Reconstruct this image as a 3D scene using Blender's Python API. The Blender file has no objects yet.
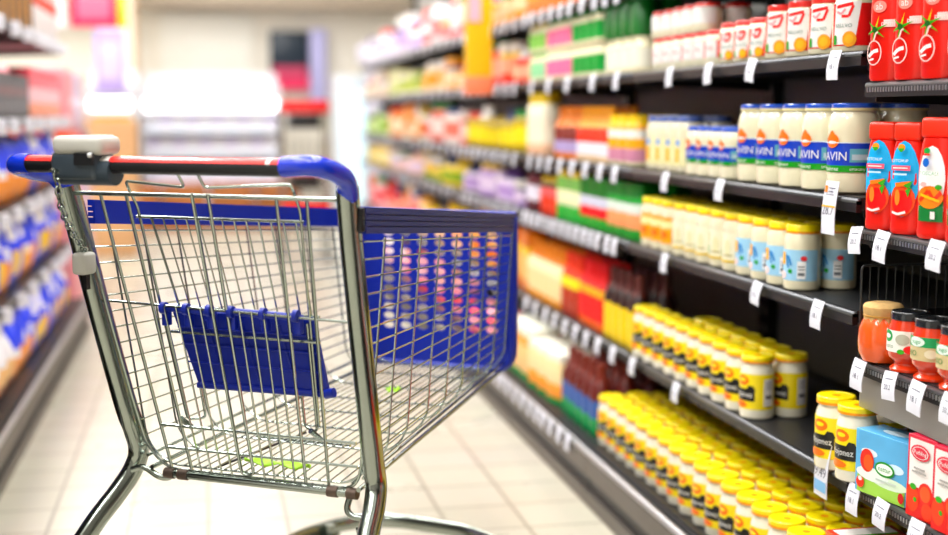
import bpy, bmesh, math, random
from mathutils import Vector, Matrix
random.seed(7)
PI=math.pi
scene=bpy.context.scene; COL=scene.collection
# ---------------------------------------------------------------- materials
_M={}
def mat(name,col,rough=.5,metal=0,coat=0,emit=None,estr=0,var=.05,scale=30,bump=0,trans=0,alpha=1):
    if name in _M: return _M[name]
    m=bpy.data.materials.new(name); m.use_nodes=True; nt=m.node_tree; b=nt.nodes['Principled BSDF']
    b.inputs['Roughness'].default_value=rough; b.inputs['Metallic'].default_value=metal
    b.inputs['Coat Weight'].default_value=coat
    if coat: b.inputs['Coat Roughness'].default_value=.08
    if trans: b.inputs['Transmission Weight'].default_value=trans
    c=(col[0],col[1],col[2],1)
    b.inputs['Base Color'].default_value=c
    if var and not emit:
        n=nt.nodes.new('ShaderNodeTexNoise'); n.inputs['Scale'].default_value=scale
        tc=nt.nodes.new('ShaderNodeTexCoord'); nt.links.new(tc.outputs['Object'],n.inputs['Vector'])
        mx=nt.nodes.new('ShaderNodeMix'); mx.data_type='RGBA'
        mx.inputs[6].default_value=tuple(max(0,v*(1-var)) for v in col)+(1,)
        mx.inputs[7].default_value=tuple(min(1,v*(1+var)) for v in col)+(1,)
        nt.links.new(n.outputs['Fac'],mx.inputs[0]); nt.links.new(mx.outputs[2],b.inputs['Base Color'])
        if bump:
            bp=nt.nodes.new('ShaderNodeBump'); bp.inputs['Strength'].default_value=bump; bp.inputs['Distance'].default_value=.002
            nt.links.new(n.outputs['Fac'],bp.inputs['Height']); nt.links.new(bp.outputs['Normal'],b.inputs['Normal'])
    if emit:
        b.inputs['Emission Color'].default_value=(emit[0],emit[1],emit[2],1); b.inputs['Emission Strength'].default_value=estr
    _M[name]=m; return m
def hexc(h):
    r=[int(h[i:i+2],16)/255 for i in(0,2,4)]
    return tuple(((v+.055)/1.055)**2.4 if v>.04045 else v/12.92 for v in r)
def pm(h,rough=.4,coat=.1):   # packaging ink of one colour
    c=hexc(h); l=.2*c[0]+.7*c[1]+.1*c[2]
    return mat('ink_'+h,tuple(max(0,min(1,l+(v-l)*1.18)) for v in c),rough,0,coat)
# ---------------------------------------------------------------- mesh builder
class MB:
    def __init__(s): s.v=[];s.f=[];s.mi=[];s.mats=[];s.sm=[]
    def m(s,mt):
        if mt not in s.mats: s.mats.append(mt)
        return s.mats.index(mt)
    def add(s,vs,fs,mt,smooth=False):
        o=len(s.v); s.v+=[tuple(v) for v in vs]; k=s.m(mt)
        for f in fs: s.f.append(tuple(i+o for i in f)); s.mi.append(k); s.sm.append(smooth)
    def box(s,x0,x1,y0,y1,z0,z1,mt):
        vs=[(x,y,z) for x in(x0,x1) for y in(y0,y1) for z in(z0,z1)]
        s.add(vs,[(0,1,3,2),(4,6,7,5),(0,4,5,1),(2,3,7,6),(0,2,6,4),(1,5,7,3)],mt)
    def bbox(s,x0,x1,y0,y1,z0,z1,mt,r=.004):   # box with bevelled edges
        bm=bmesh.new(); bmesh.ops.create_cube(bm,size=1)
        for v in bm.verts: v.co=Vector(((x0+x1)/2+v.co.x*(x1-x0),(y0+y1)/2+v.co.y*(y1-y0),(z0+z1)/2+v.co.z*(z1-z0)))
        bmesh.ops.bevel(bm,geom=bm.edges[:],offset=r,segments=3,profile=.5,affect='EDGES')
        bm.verts.index_update(); s.add([v.co for v in bm.verts],[[v.index for v in f.verts] for f in bm.faces],mt,True); bm.free()
    def lathe(s,prof,mt,n=20,sx=1,sy=1,c=(0,0,0),caps=True,smooth=True):   # prof: list of (r,z) or (r,z,mat)
        vs=[];fs=[]
        for p in prof:
            for k in range(n):
                a=2*PI*k/n; vs.append((c[0]+p[0]*sx*math.cos(a),c[1]+p[0]*sy*math.sin(a),c[2]+p[1]))
        for i in range(len(prof)-1):
            for k in range(n):
                k2=(k+1)%n; fs.append((i*n+k,i*n+k2,(i+1)*n+k2,(i+1)*n+k))
        if caps:
            fs.append(tuple(range(n))[::-1]); fs.append(tuple((len(prof)-1)*n+k for k in range(n)))
        s.add(vs,fs,mt,smooth)
    def tube(s,pts,r,mt,n=8,rb=None,ref=(0,0,1),closed=False,caps=True):
        pts=[Vector(p) for p in pts]; N=len(pts); ref=Vector(ref); vs=[];fs=[]
        rb=rb or r; prev=None
        for i,p in enumerate(pts):
            a=pts[i-1] if (i or closed) else p; b=pts[(i+1)%N] if (i<N-1 or closed) else p
            t=(b-a).normalized()
            if prev is None:
                x=ref-t*ref.dot(t)
                if x.length<1e-3: x=Vector((1,0,0))-t*t.x
                if x.length<1e-3: x=Vector((0,1,0))
            else: x=prev-t*prev.dot(t)
            x.normalize(); prev=x; y=t.cross(x)
            for k in range(n):
                q=2*PI*k/n; vs.append(p+x*math.cos(q)*r+y*math.sin(q)*rb)
        M=N if closed else N-1
        for i in range(M):
            j=(i+1)%N
            for k in range(n):
                k2=(k+1)%n; fs.append((i*n+k,i*n+k2,j*n+k2,j*n+k))
        if caps and not closed: fs.append(tuple(range(n))[::-1]); fs.append(tuple((N-1)*n+k for k in range(n)))
        s.add(vs,fs,mt,True)
    def obj(s,name,parent=None,loc=None,auto=True):
        me=bpy.data.meshes.new(name); me.from_pydata(s.v,[],s.f)
        for m in s.mats: me.materials.append(m)
        me.polygons.foreach_set('material_index',s.mi); me.polygons.foreach_set('use_smooth',s.sm)
        me.update()
        try:
            bm=bmesh.new(); bm.from_mesh(me)
            for e in bm.edges:
                if len(e.link_faces)==2 and e.calc_face_angle(0)>.7: e.smooth=False
            bm.to_mesh(me); bm.free()
        except Exception: pass
        o=bpy.data.objects.new(name,me); COL.objects.link(o)
        if parent: o.parent=parent
        if loc: o.location=loc
        return o
def fillet(pts,rad,n=5):
    pts=[Vector(p) for p in pts]; out=[pts[0]]
    for i in range(1,len(pts)-1):
        p=pts[i]; a=(pts[i-1]-p); b=(pts[i+1]-p); ra=min(rad,a.length*.48,b.length*.48)
        A=p+a.normalized()*ra; B=p+b.normalized()*ra
        for k in range(n+1):
            t=k/n; out.append(A*(1-t)**2+p*2*t*(1-t)+B*t*t)
    out.append(pts[-1]); return out
def spline(pts,n=8):
    P=[Vector(p) for p in pts]; P=[P[0]*2-P[1]]+P+[P[-1]*2-P[-2]]; out=[]
    for i in range(1,len(P)-2):
        for k in range(n):
            t=k/n; a,b,c,d=P[i-1:i+3]
            out.append(.5*((2*b)+(c-a)*t+(2*a-5*b+4*c-d)*t*t+(-a+3*b-3*c+d)*t**3))
    out.append(P[-2]); return out
def empty(name,loc=(0,0,0),rz=0):
    o=bpy.data.objects.new(name,None); o.empty_display_size=.05; COL.objects.link(o); o.location=loc; o.rotation_euler=(0,0,rz); return o
def tag(o,label=None,cat=None,group=None,kind=None):
    if label: o['label']=label
    if cat: o['category']=cat
    if group: o['group']=group
    if kind: o['kind']=kind
    return o
def dup(o,parent=None):
    c=o.copy(); COL.objects.link(c)
    if parent: c.parent=parent
    for ch in KIDS.get(o.name,[]):
        dup(ch,c)
    return c
KIDS={}
def reg(root,*ch): KIDS[root.name]=list(ch)
ORD='first second third fourth fifth sixth seventh eighth ninth tenth eleventh twelfth thirteenth fourteenth fifteenth sixteenth seventeenth eighteenth nineteenth twentieth'.split()
def ordw(i): return ORD[i] if i<20 else ('twenty-'+ORD[i-20] if i<29 else 'thirtieth' if i==29 else 'thirty-'+ORD[i-30])
# ---------------------------------------------------------------- printing on curved and flat packs
_TX={}
def glyphs(txt):
    if txt in _TX: return _TX[txt]
    cu=bpy.data.curves.new('t','FONT'); cu.body=txt; cu.align_x='CENTER'; cu.align_y='CENTER'; cu.resolution_u=2
    o=bpy.data.objects.new('t',cu); COL.objects.link(o)
    dg=bpy.context.evaluated_depsgraph_get(); me=o.evaluated_get(dg).to_mesh()
    r=([(v.co.x,v.co.y) for v in me.vertices],[tuple(p.vertices) for p in me.polygons])
    o.evaluated_get(dg).to_mesh_clear(); bpy.data.objects.remove(o); _TX[txt]=r; return r
def cyl(ax,ay=None,cz=0):      # surface map: s metres to the viewer's right of the front, t height; pack faces -X
    ay=ay or ax; R=(ax+ay)/2
    def S(s,t,e): 
        a=s/R; return (-(ax+e)*math.cos(a),-(ay+e)*math.sin(a),t)
    return S
def flat(x):
    return lambda s,t,e:(x-e,-s,t)
def side(y,x0=0):
    return lambda s,t,e:(x0+s,y-e,t)
def topf(z):
    return lambda s,t,e:(t,-s,z+e)
def pr(mb,S,items):
    for L,it in enumerate(items):
        e=.0004+.00025*L; k=it[0]
        if k=='r':      # rect s0,s1,t0,t1,mat
            _,s0,s1,t0,t1,m=it; n=max(1,int(abs(s1-s0)/.006)); n=min(n,24)
            vs=[S(s0+(s1-s0)*i/n,t,e) for i in range(n+1) for t in(t0,t1)]
            mb.add(vs,[(2*i,2*i+2,2*i+3,2*i+1) for i in range(n)],m,True)
        elif k=='e':    # ellipse cs,ct,rs,rt,mat
            _,cs,ct,rs,rt,m=it; N=16; vs=[S(cs,ct,e)]
            for q in(.5,1): vs+=[S(cs+rs*q*math.cos(2*PI*i/N),ct+rt*q*math.sin(2*PI*i/N),e) for i in range(N)]
            fs=[(0,1+i,1+(i+1)%N) for i in range(N)]+[(1+i,1+N+i,1+N+(i+1)%N,1+(i+1)%N) for i in range(N)]
            mb.add(vs,fs,m,True)
        elif k=='p':    # convex polygon pts,mat
            _,ps,m=it; s0=min(a for a,b in ps); s1=max(a for a,b in ps); n=max(2,int((s1-s0)/.004)); rng=[]
            for i in range(n+1):
                q=min(max(s0+(s1-s0)*i/n,s0+1e-6),s1-1e-6); ts=[]
                for (a,b),(c,d) in zip(ps,ps[1:]+ps[:1]):
                    if (a-q)*(c-q)<=0 and abs(c-a)>1e-9: ts.append(b+(d-b)*(q-a)/(c-a))
                rng.append((q,min(ts),max(ts)))
            mb.add([S(q,t,e) for q,a,b in rng for t in(a,b)],[(2*i,2*i+2,2*i+3,2*i+1) for i in range(n)],m,True)
        elif k=='t':    # text txt,cs,ct,size,mat[,xscale]
            _,tx,cs,ct,sz,m=it[:6]; xs=it[6] if len(it)>6 else 1
            V,Fc=glyphs(tx); mb.add([S(cs+x*sz*xs,ct+y*sz,e) for x,y in V],Fc,m)
        elif k=='s':    # stroke polyline pts,width,mat
            _,ps,w,m=it
            pp=[]
            for (a,b),(c,d) in zip(ps,ps[1:]):
                q=max(1,int(math.hypot(c-a,d-b)/.006)); pp+=[(a+(c-a)*i/q,b+(d-b)*i/q) for i in range(q)]
            pp.append(ps[-1])
            for (a,b),(c,d) in zip(pp,pp[1:]):
                l=math.hypot(c-a,d-b) or 1; nx,ny=-(d-b)/l*w/2,(c-a)/l*w/2
                mb.add([S(a-nx,b-ny,e),S(c-nx,d-ny,e),S(c+nx,d+ny,e),S(a+nx,b+ny,e)],[(0,1,2,3)],m)
# ---------------------------------------------------------------- product makers (front faces -X, base at z=0)
def jar(name,r,h,body,lid,items,neck=.86,lidh=.014,lidname='lid',n=22,shape=None,liddot=None,lidrim=None,labelname='paper_label'):
    rt=empty(name); mb=MB()
    sh=shape or [(.80,0),(.95,.02),(1,.06),(1,.70),(.98,.78),(.90,.86),(neck*.93,.90),(neck*.93,.93)]
    mb.lathe([(a*r,b*h) for a,b in sh],body,n)
    g=mb.obj('glass_jar',rt)
    m2=MB(); z1=h; z0=h-lidh; lr=neck*r
    m2.lathe([(lr*.96,z0-.001),(lr,z0),(lr,z1-.002),(lr*.95,z1),(lr*.80,z1),(lr*.78,z1-.001)],lid,n)
    if lidrim: m2.lathe([(lr*1.01,z0-.001),(lr*1.01,z0+.0035)],lidrim,n,caps=False)
    if liddot: pr(m2,topf(z1-.001),[('e',0,0,lr*.22,lr*.22,liddot)])
    l=m2.obj(lidname,rt); kids=[g,l]
    if items:
        m3=MB(); pr(m3,cyl(r),items); kids.append(m3.obj(labelname,rt))
    reg(rt,*kids); return rt
def lathed(name,prof,parts):   # small far item: one mesh, prof [(r,z)], parts [(z0,z1,mat)] along the height
    mb=MB(); 
    for z0,z1,m in parts:
        pf=[]
        def R(z):
            for (a,b),(c,d) in zip(prof,prof[1:]):
                if b<=z<=d: return a+(c-a)*(z-b)/((d-b) or 1)
            return prof[-1][0]
        zs=sorted({z0,z1}|{b for a,b in prof if z0<b<z1}); pf=[(R(z),z) for z in zs]
        mb.lathe(pf,m,12,caps=(z1==parts[-1][1]))
    return mb.obj(name)
def carton(name,w,d,h,m,front=None,top=None,sidei=None,r=.0012):
    rt=empty(name); mb=MB(); mb.bbox(-d/2,d/2,-w/2,w/2,0,h,m,r); b=mb.obj('carton_body',rt); kids=[b]
    if front or top or sidei:
        m2=MB()
        if front: pr(m2,flat(-d/2),front)
        if top: pr(m2,topf(h),top)
        if sidei: pr(m2,side(-w/2),sidei)
        kids.append(m2.obj('printed_face',rt))
    reg(rt,*kids); return rt
def place(proto,x,y,z,label,cat,group,rz=0,used=set()):
    o=proto if proto.name not in used else dup(proto)
    used.add(proto.name)
    o.location=(x,y,z); o.rotation_euler=(0,0,rz)
    tag(o,label,cat,group); return o
# ================================================================= SETTING
SHN=['lowest','second','third','fourth','fifth','top']
def floor_mat():
    m=bpy.data.materials.new('floor_tiles'); m.use_nodes=True; nt=m.node_tree; b=nt.nodes['Principled BSDF']
    tc=nt.nodes.new('ShaderNodeTexCoord'); mp=nt.nodes.new('ShaderNodeMapping')
    mp.inputs['Location'].default_value=(.016,.03,0)
    br=nt.nodes.new('ShaderNodeTexBrick'); br.offset=0; br.squash=1
    br.inputs['Color1'].default_value=(*hexc('cbc5b4'),1); br.inputs['Color2'].default_value=(*hexc('c5beac'),1)
    br.inputs['Mortar'].default_value=(*hexc('948b7b'),1); br.inputs['Scale'].default_value=1
    br.inputs['Mortar Size'].default_value=.005; br.inputs['Mortar Smooth'].default_value=.2
    br.inputs['Brick Width'].default_value=.2; br.inputs['Row Height'].default_value=.2
    nt.links.new(tc.outputs['Object'],mp.inputs['Vector']); nt.links.new(mp.outputs['Vector'],br.inputs['Vector'])
    n=nt.nodes.new('ShaderNodeTexNoise'); n.inputs['Scale'].default_value=3; n.inputs['Detail'].default_value=4
    nt.links.new(tc.outputs['Object'],n.inputs['Vector'])
    mx=nt.nodes.new('ShaderNodeMix'); mx.data_type='RGBA'; mx.blend_type='MULTIPLY'; mx.inputs[0].default_value=.12
    nt.links.new(br.outputs['Color'],mx.inputs[6]); nt.links.new(n.outputs['Color'],mx.inputs[7]); nt.links.new(mx.outputs[2],b.inputs['Base Color'])
    rr=nt.nodes.new('ShaderNodeMapRange'); rr.inputs[3].default_value=.22; rr.inputs[4].default_value=.36
    nt.links.new(n.outputs['Fac'],rr.inputs[0]); nt.links.new(rr.outputs[0],b.inputs['Roughness'])
    b.inputs['Specular IOR Level'].default_value=.7
    return m
def struct(name,mb): return tag(mb.obj(name),kind='structure')
mb=MB(); mb.box(-4.5,4.5,-1.5,15,-.1,0,floor_mat()); struct('floor',mb)
mb=MB(); mb.box(-4.5,4.5,-1.6,-1.5,0,3.8,mat('grey_rear_wall',hexc('8c8882'),.7)); struct('wall_rear',mb)
cream=mat('cream_paint',hexc('faf3e6'),.7); white=mat('white_paint',hexc('f4f3f0'),.6)
mb=MB(); mb.box(-4.5,4.5,14.6,14.8,0,3.8,cream); struct('wall_back',mb)
mb=MB(); mb.box(-4.6,-4.5,-1.5,14.8,0,3.8,white); struct('wall_left',mb)
mb=MB(); mb.box(4.5,4.6,-1.5,14.8,0,3.8,white); struct('wall_right',mb)
mb=MB(); mb.box(-4.5,4.5,-1.5,14.8,3.8,3.9,white); struct('ceiling',mb)
mb=MB(); mb.box(-4.5,4.5,14.2,14.6,2.16,2.30,mat('taupe_trim',hexc('b3a28e'),.6)); mb.box(-4.5,4.5,14.3,14.6,2.30,3.8,mat('beige_bulkhead',hexc('d8cbb8'),.7)); struct('trim_1',mb)
# ceiling light fittings
lampm=mat('lamp_diffuser',(1,1,1),.4,emit=(1,1,.99),estr=3)
metal_w=mat('white_metal',hexc('eeeeee'),.35)
lp=None
def lamp(x,y,label):
    t=empty('ceiling_light',(x,y,3.8)); 
    if lamp.m is None:
        a=MB(); a.bbox(-.14,.14,-.75,.75,-.06,0,metal_w,.006); b=MB(); b.bbox(-.12,.12,-.73,.73,-.075,-.06,lampm,.004)
        lamp.m=(a.obj('lamp_housing',t),b.obj('lamp_diffuser',t))
    else:
        for q in lamp.m:
            c=q.copy(); COL.objects.link(c); c.parent=t
    tag(t,label,'ceiling light','linear ceiling lights above the aisles')
lamp.m=None
for i,x in enumerate((-2.6,-1.0,.25,1.0,2.6)):
    for j,y in enumerate((.6,2.6,4.6,6.6,8.6,10.6,12.6)):
        lamp(x,y,'white linear ceiling light, %s row from the camera, %s from the left'%(ordw(j),ordw(i)))
# ================================================================= SHELVING
dark=mat('charcoal_metal',hexc('2b2b2d'),.42,.3); black=mat('black_metal',hexc('141415'),.4,.2)
backm=mat('grey_back_panel',hexc('a5a29c'),.55,.2,scale=4,var=.1)
railg=mat('shelf_rail_grey',hexc('6f7073'),.35,.8); railm=mat('brushed_rail',hexc('b9babd'),.3,.85); brown=mat('bumper_brown',hexc('665f57'),.45,.4)
def shelving(name,y0,y1,zs,xf,xb,xbase,label,cat,group,sgn=1,near=False,postmat=None):
    # faces -X when sgn=1; positions given along |X|
    t=empty(name,(0,0,0)); S=lambda a:sgn*a
    def bx(mb,a,b,c,d,e,f,m): 
        lo,hi=sorted((S(a),S(b))); mb.box(lo,hi,c,d,e,f,m)
    m=MB(); bx(m,xb,xb+.012,y0+.02,y1-.02,.10,2.05,backm); 
    m.obj('back_panel',t)
    for yy in(y0,y1-.03):
        m=MB(); bx(m,xb-.03,xb+.03,yy,yy+.03,0,2.08,black)
        z=.2
        while z<2.0:
            bx(m,xb-.0312,xb-.03,yy+.010,yy+.019,z,z+.025,backm); z+=.05
        m.obj('upright',t)
    m=MB(); g=.002
    bx(m,xbase,xbase+.02,y0+g,y1-g,0,.035,brown); bx(m,xbase+.015,xbase+.03,y0+g,y1-g,.03,.086,black)
    bx(m,xbase,xbase+.02,y0+g,y1-g,.080,.130,brown); m.obj('kick_plate',t)
    m=MB(); m.tube([(S(xbase+.010),y0+g,.137),(S(xbase+.010),y1-g,.137)],.010,railm,10); m.obj('bumper_rail',t)
    m=MB(); bx(m,xbase+.02,xb,y0+g,y1-g,.10,.150,dark); bx(m,xbase+.026,xbase+.036,y0+g,y1-g,.150,.158,black); m.obj('base_deck',t)
    for z in zs[1:]:
        m=MB(); bx(m,xf+.012,xb-.03,y0+.004,y1-.004,z-.022,z,dark); 
        sh=m.obj('shelf_board',t)
        m=MB(); bx(m,xf+.003,xf+.014,y0+.004,y1-.004,z-.026,z-.006,black)
        m.tube([(S(xf+.008),y0+.004,z-.007),(S(xf+.008),y1-.004,z-.007)],.006,railg,8); 
        if near:
            yy=y0+.01
            while yy<y1-.01:
                if yy>1.5: bx(m,xf+.0015,xf+.003,yy,yy+.004,z-.018,z-.010,railm)
                yy+=.009
            if .6<z<.65: bx(m,xf+.012,xf+.016,y0+.004,y1-.004,z-.085,z-.026,mat('brushed_fascia',hexc('9b9a97'),.35,.7))
        m.obj('price_rail',sh)
        for yy in(y0+.006,y1-.012):
            m=MB(); lo=S(xf+.02); hi=S(xb-.03)
            vs=[(lo,yy,z-.022),(lo,yy,z-.034),(hi,yy,z-.048),(hi,yy,z-.022)]; vs+=[(a,yy+.006,c) for a,_,c in vs]
            m.add(vs,[(0,1,2,3),(7,6,5,4),(0,4,5,1),(1,5,6,2),(2,6,7,3),(3,7,4,0)],black); m.obj('shelf_bracket',sh)
    tag(t,label,cat,group); return t
ZR=[.150,.404,.706,.904,1.157,1.386]           # main run
ZN=[.150,.404,.625,.853,1.103,1.386]           # nearest bay
XF,XB,XK=1.10,1.52,.985
shelving('shelving_bay',.84,2.09,ZN,XF,XB,XK,'charcoal shelving bay nearest the camera holding ketchup bottles','shelving','right hand shelving bays',near=True)
bays=[(2.10,3.35),(3.35,4.60),(4.60,5.85),(5.85,7.10),(7.10,8.35),(8.35,9.60)]
bl=['black shelving bay filled with mayonnaise jars beside the cart','black shelving bay with green packs and dark bottles beyond the mayonnaise',
 'black shelving bay right of the aisle with the orange banner at its far end','blurred shelving bay just past the orange banner','blurred shelving bay second past the orange banner','farthest blurred shelving bay on the right side of the aisle']
for (a,b),l in zip(bays,bl):
    shelving('shelving_bay',a,b,ZR,XF,XB,XK,l,'shelving','right hand shelving bays')
ZL=[.150,.43,.73,1.03,1.36]
lbl=['left shelving bay nearest the cart with blue and orange snack bags','left shelving bay, second from the camera, with snack bags','left shelving bay, third from the camera, with pink and orange packs']
lbl.append('left shelving bay closest to the camera, level with the cart')
for k,(a,b) in enumerate([(2.9,4.15),(4.15,5.40),(5.40,6.65),(1.65,2.9)]):
    shelving('shelving_bay',a,b,ZL,.64,1.06,.575,lbl[k],'shelving','left hand shelving bays',sgn=-1)
# ================================================================= PRODUCTS, right side
W_=pm('eceae6'); mayo=mat('mayonnaise_in_glass',hexc('efe6c4'),.22,0,.8,var=.02); mayo2=mat('pale_mayonnaise',hexc('f1ebd6'),.22,0,.8,var=.02)
yel=mat('yellow_lid',hexc('ffe200'),.35,0,.2); orim=pm('f59a00'); yl=pm('ffe000'); blk=pm('15120f'); org=pm('f47a12')
Rj=.0365; Hj=.135
kyel=[('r',-.075,.075,.022,.098,yl),('e',-.002,.083,.017,.011,org),('e',-.002,.0845,.010,.004,yl),('r',-.03,.028,.040,.066,blk),('p',[(.010,.066),(.030,.062),(.026,.072),(.014,.074)],blk),
  ('t','Mojonez',-.001,.0535,.0165,W_,.85),('e',-.010,.032,.022,.007,org),('r',.046,.068,.030,.088,pm('dcd8d8')),('s',[(.050,.08),(.064,.08)],.002,pm('8a8688')),('s',[(.050,.074),(.064,.074)],.002,pm('8a8688')),('s',[(.050,.068),(.064,.068)],.002,pm('8a8688')),('s',[(.050,.05),(.064,.05)],.008,pm('6a6668'))]
yj=jar('mayonnaise_jar',Rj,Hj,mayo2,yel,kyel,neck=.96,lidh=.013,liddot=orim,lidrim=orim,shape=[(.82,0),(.96,.02),(1,.06),(1,.66),(.97,.76),(.88,.84),(.84,.87),(.84,.92)])
def run(proto,y0,pitch,n,z,desc,cat,grp,shelf,rows=1,rp=None,x0=None,xr=0,jit=.0015,zoff=0,where='right side',skipf=None,order='from near end',rz=.05,rot=.25):
    rp=rp or pitch
    for r in range(rows):
        for i in range(n):
            if skipf and skipf(i,r): continue
            x=(x0 or XF+.02)+r*rp; y=y0+i*pitch
            lab='%s, %s %s'%(desc,ordw(i),order)
            if rows>1: lab+=', %s row'%(['front','second','third','fourth','fifth','sixth'][r])
            lab+=', %s'%(shelf)
            place(proto,x+random.uniform(-jit,jit),y+random.uniform(-jit,jit),z+zoff+.0005,lab,cat,grp,rz=rot+random.uniform(-rz,rz))
SH=[s+' shelf' for s in SHN]
# lowest shelf: six rows of yellow-lidded jars, second shelf: two rows of ten
run(yj,2.105,.0795,17,ZR[0],'yellow-lidded mayonnaise jar','jar','yellow-lidded mayonnaise jars on the lowest shelf',SH[0],rows=5,rp=.0765,x0=1.068,skipf=lambda i,r:i==0 and r<2)
run(yj,2.588,.080,10,ZR[1],'yellow-lidded mayonnaise jar','jar','yellow-lidded mayonnaise jars on the second shelf',SH[1],rows=2,rp=.0765,x0=1.141,skipf=lambda i,r:r==1 and i>6)
# third shelf: light-blue, green and yellow labelled jars
lb=pm('a9d4ee'); gr=pm('3b9d3f'); wl=pm('f2efe2')
k=[('r',-.06,.06,.020,.080,lb),('r',-.060,-.044,.050,.074,pm('f6a21b')),('r',-.026,-.010,.050,.074,pm('f6b53b')),('e',-.038,.044,.011,.010,pm('8fb2dd')),('e',-.018,.030,.012,.008,pm('f3d9d6')),('s',[(-.006,.07),(-.001,.045)],.004,pm('3f86c4')),
   ('s',[(-.001,.068),(.006,.05)],.004,pm('3f86c4')),('e',.004,.038,.005,.004,gr),('r',.018,.034,.024,.058,pm('f5f5f5')),('r',.020,.032,.030,.036,pm('666a70')),('s',[(.020,.042),(.032,.042)],.002,pm('777b80')),('s',[(.020,.048),(.032,.048)],.002,pm('777b80')),('e',.030,.064,.006,.005,pm('d8353a'))]
j1=jar('sandwich_sauce_jar',.036,.128,mayo,yel,k,neck=.90,lidh=.016,lidrim=orim)
run(j1,2.386,.080,4,ZR[2],'mayonnaise jar with light blue label','jar','light blue labelled jars on the third shelf',SH[2],rows=2,rp=.076,x0=1.142,rot=.35)
k=[('r',-.06,.06,.020,.084,pm('f1ecd2')),('r',-.034,-.018,.056,.078,pm('f6b21b')),('e',-.026,.040,.010,.013,gr),('e',.004,.052,.009,.018,pm('e6e0b8')),('s',[(-.008,.035),(.018,.035)],.003,pm('b3a66a')),('r',-.06,.06,.020,.025,pm('e4c13c'))]
j2=jar('mayonnaise_jar',.036,.128,mayo,yel,k,neck=.90,lidh=.016,lidrim=orim)
run(j2,2.704,.079,5,ZR[2],'mayonnaise jar with cream and green label','jar','cream and green labelled jars on the third shelf',SH[2],rows=2,rp=.076,x0=1.142,rot=.35)
k=[('r',-.06,.06,.022,.088,pm('f7a91c')),('r',-.06,.06,.060,.078,pm('fbe9b0')),('e',-.006,.044,.018,.010,pm('f3792a'))]
j3=jar('mustard_jar',.036,.128,mayo,yel,k,neck=.90,lidh=.016,lidrim=orim)
run(j3,3.098,.079,3,ZR[2],'sauce jar with orange label and yellow lid','jar','orange labelled jars on the third shelf',SH[2],rows=2,rp=.076,x0=1.142,rot=.35)
# fourth shelf: big jars with blue lids
bl_=mat('blue_lid',hexc('1f52c4'),.28,0,.5); blue=pm('0d3fb8'); teal=pm('6aa7b6'); dgr=pm('16912f')
def bluelab(s):
    L_=[('r',-.075*s,.075*s,.046*s,.098*s,blue),('r',-.075*s,.075*s,.046*s,.058*s,dgr),('r',.016*s,.052*s,.064*s,.088*s,teal),('r',.020*s,.048*s,.068*s,.078*s,pm('b7c9d2')),
      ('r',-.075*s,-.046*s,.064*s,.088*s,teal),('e',-.020*s,.102*s,.016*s,.013*s,org),('p',[(-.036*s,.105*s),(-.020*s,.122*s),(-.006*s,.105*s)],org),('e',-.020*s,.099*s,.011*s,.0028*s,W_),
      ('t','LAVIN',-.018*s,.074*s,.022*s,W_),('t','majonez',-.020*s,.052*s,.010*s,W_),('t','smaczny',.030*s,.052*s,.008*s,W_),('r',-.075*s,.075*s,.098*s,.0995*s,pm('dfe9ee'))]
    dz=-.006*s; out=[]
    for it in L_:
        if it[0]=='r': out.append(it[:3]+(it[3]+dz,it[4]+dz)+it[5:])
        elif it[0] in('e',): out.append(it[:2]+(it[2]+dz,)+it[3:])
        elif it[0]=='t': out.append(it[:3]+(it[3]+dz,)+it[4:])
        else: out.append(('p',[(a,b+dz) for a,b in it[1]],it[2]))
    return out
bigs=[(.80,0),(.97,.03),(1,.08),(.99,.25),(.97,.32),(.97,.60),(1,.68),(1,.76),(.93,.86),(.86,.895),(.84,.93)]
b1=jar('mayonnaise_jar',.0465,.163,mayo,bl_,bluelab(1),neck=.90,lidh=.012,shape=bigs,lidrim=pm('e8dca8'))
run(b1,2.214,.104,5,ZR[3],'large blue-lidded mayonnaise jar','jar','large blue-lidded jars on the fourth shelf',SH[3],rows=2,rp=.097,x0=1.152,rot=.62)
b2=jar('mayonnaise_jar',.0335,.115,mayo,bl_,bluelab(.77),neck=.90,lidh=.010,shape=bigs)
run(b2,2.736,.0700,4,ZR[3],'small blue-lidded mayonnaise jar','jar','small blue-lidded jars on the fourth shelf',SH[3],rows=2,rp=.07,x0=1.142,rot=.55)
k=[('r',-.055,.055,.016,.082,pm('efe7b8')),('r',-.022,.0,.026,.060,pm('f6b21b')),('r',-.026,.002,.066,.080,pm('8eb4e4')),('t','29',-.012,.073,.013,pm('1a3fa8')),('r',.024,.040,.026,.060,pm('f6b21b'))]
b3=jar('mayonnaise_jar',.035,.138,mayo,mat('slate_blue_lid',hexc('4a62a8'),.3,0,.5),k,neck=.88,lidh=.014)
run(b3,3.050,.073,4,ZR[3],'mayonnaise jar with slate blue lid','jar','slate blue lidded jars on the fourth shelf',SH[3],rows=2,rp=.074,x0=1.157,rot=.4)
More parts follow.
